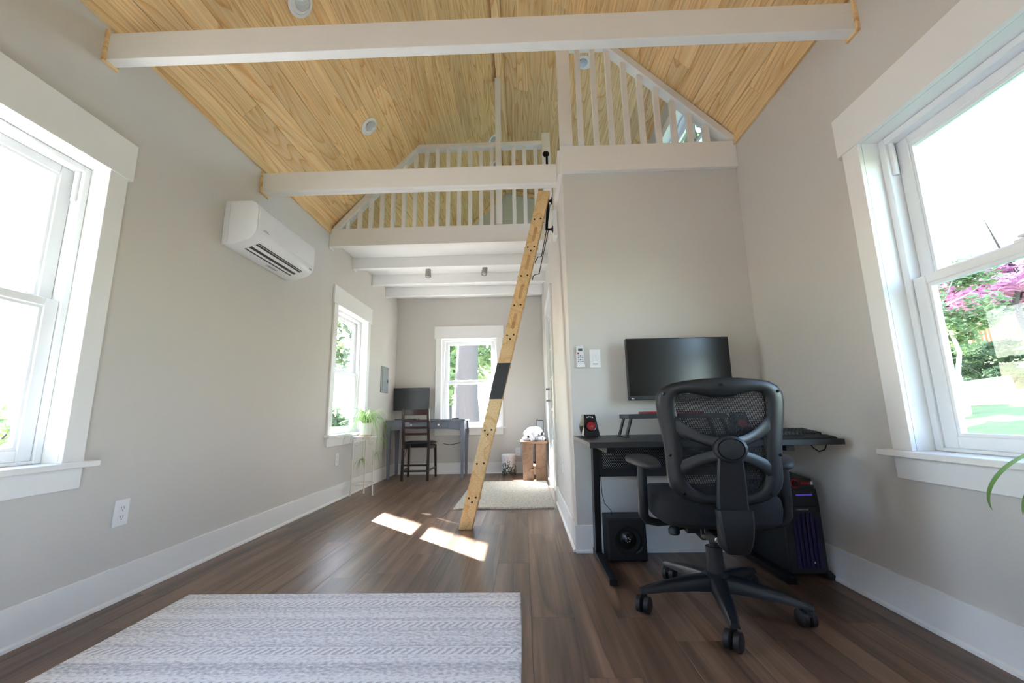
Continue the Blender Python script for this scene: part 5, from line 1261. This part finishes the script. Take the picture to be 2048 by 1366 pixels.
def blob(c, rx, ry, rz, seed, amp=.18):
    r = random.Random(seed); ph = [(r.uniform(2, 6), r.uniform(2, 6), r.uniform(0, 6), r.uniform(0, 6)) for _ in range(4)]
    def fn(u, v):
        th = 2*PI*u; f = PI*v; s = 1+sum(amp/4*math.sin(a*th*1.0//1*0+round(a)*th+p)*math.sin(round(b)*f+q) for a, b, p, q in ph)
        return (c[0]+rx*s*math.cos(th)*math.sin(f)**.8, c[1]+ry*s*math.sin(th)*math.sin(f)**.8, max(CZ+.002, c[2]-rz*s*math.cos(f)))
    return fn
mb = MB(); mb.grid(blob((.125, 5.66, CZ+.075), .135, .16, .10, 3), 36, 20, wrapu=True)
mb.grid(blob((.06, 5.52, CZ+.03), .09, .05, .035, 5), 26, 14, wrapu=True); mb.grid(blob((.19, 5.54, CZ+.03), .08, .055, .035, 6), 26, 14, wrapu=True)
def roll(c, L_, r0, turns, ang):
    ca, sa = math.cos(ang), math.sin(ang)
    def fn(u, v):
        th = u*turns*2*PI; rr = r0*(.25+.75*u); x = rr*math.cos(th); z = rr*math.sin(th); y = -L_/2+L_*v
        return (c[0]+x*ca-y*sa, c[1]+x*sa+y*ca, max(CZ+.003, c[2]+z))
    return fn
mb.grid(roll((.205, 5.56, CZ+.092), .20, .032, 2.2, .2), 44, 6); mb.grid(roll((.09, 5.52, CZ+.062), .17, .026, 1.8, -.5), 40, 6); mb.grid(roll((.15, 5.50, CZ+.035), .20, .024, 1.6, .9), 40, 6)
tag(mb.build('folded_blanket', 'blanket', None, smooth=70), 'grey and white patterned blanket heaped on the wooden stool', 'blanket')
t = thing('picture_frame', 'small dark standing frame behind the blanket on the stool', 'frame', (.19, 5.88, CZ))
q0 = ony(1077, 844, 5.88)
MB().box(.165, .172, 5.875, 5.89, CZ+.0005, CZ+.265).box(.262, .269, 5.875, 5.89, CZ+.0005, CZ+.265).box(.172, .262, 5.875, 5.89, CZ+.255, CZ+.265).box(.172, .262, 5.875, 5.89, CZ+.0005, CZ+.010).build('frame', 'frame_dark', t)
MB().box(.172, .262, 5.881, 5.886, CZ+.0105, CZ+.2545).build('picture', 'mark_grey', t)
# trash can
q0 = onz(1018, 947, .0); CXT, CYT = -.232, 6.10
t = thing('trash_can', 'small white trash can printed with dark flowers by the back wall', 'trash can', (CXT, CYT, 0))
MB().lathe([(.0, .006), (.098, .006), (.102, .012), (.104, .245), (.0, .245)], (CXT, CYT, 0), 32).build('body', 'floral', t, smooth=40)
MB().lathe([(.106, .2455), (.108, .250), (.106, .275), (.095, .285), (.0, .292)], (CXT, CYT, 0), 32).build('lid', 'plastic_white', t, smooth=40)
MB().lathe([(.0, .0006), (.102, .0006), (.102, .0055), (.0, .0055)], (CXT, CYT, 0), 32).build('base_ring', 'rubber', t)
MB().box(CXT-.03, CXT+.03, CYT-.118, CYT-.1045, .004, .012).build('pedal', 'steel', t, bevel=.002)
for o in LOCALS:
    if '_local' in o: del o['_local']
for o in list(bpy.data.objects):
    if '_local' in o: del o['_local']
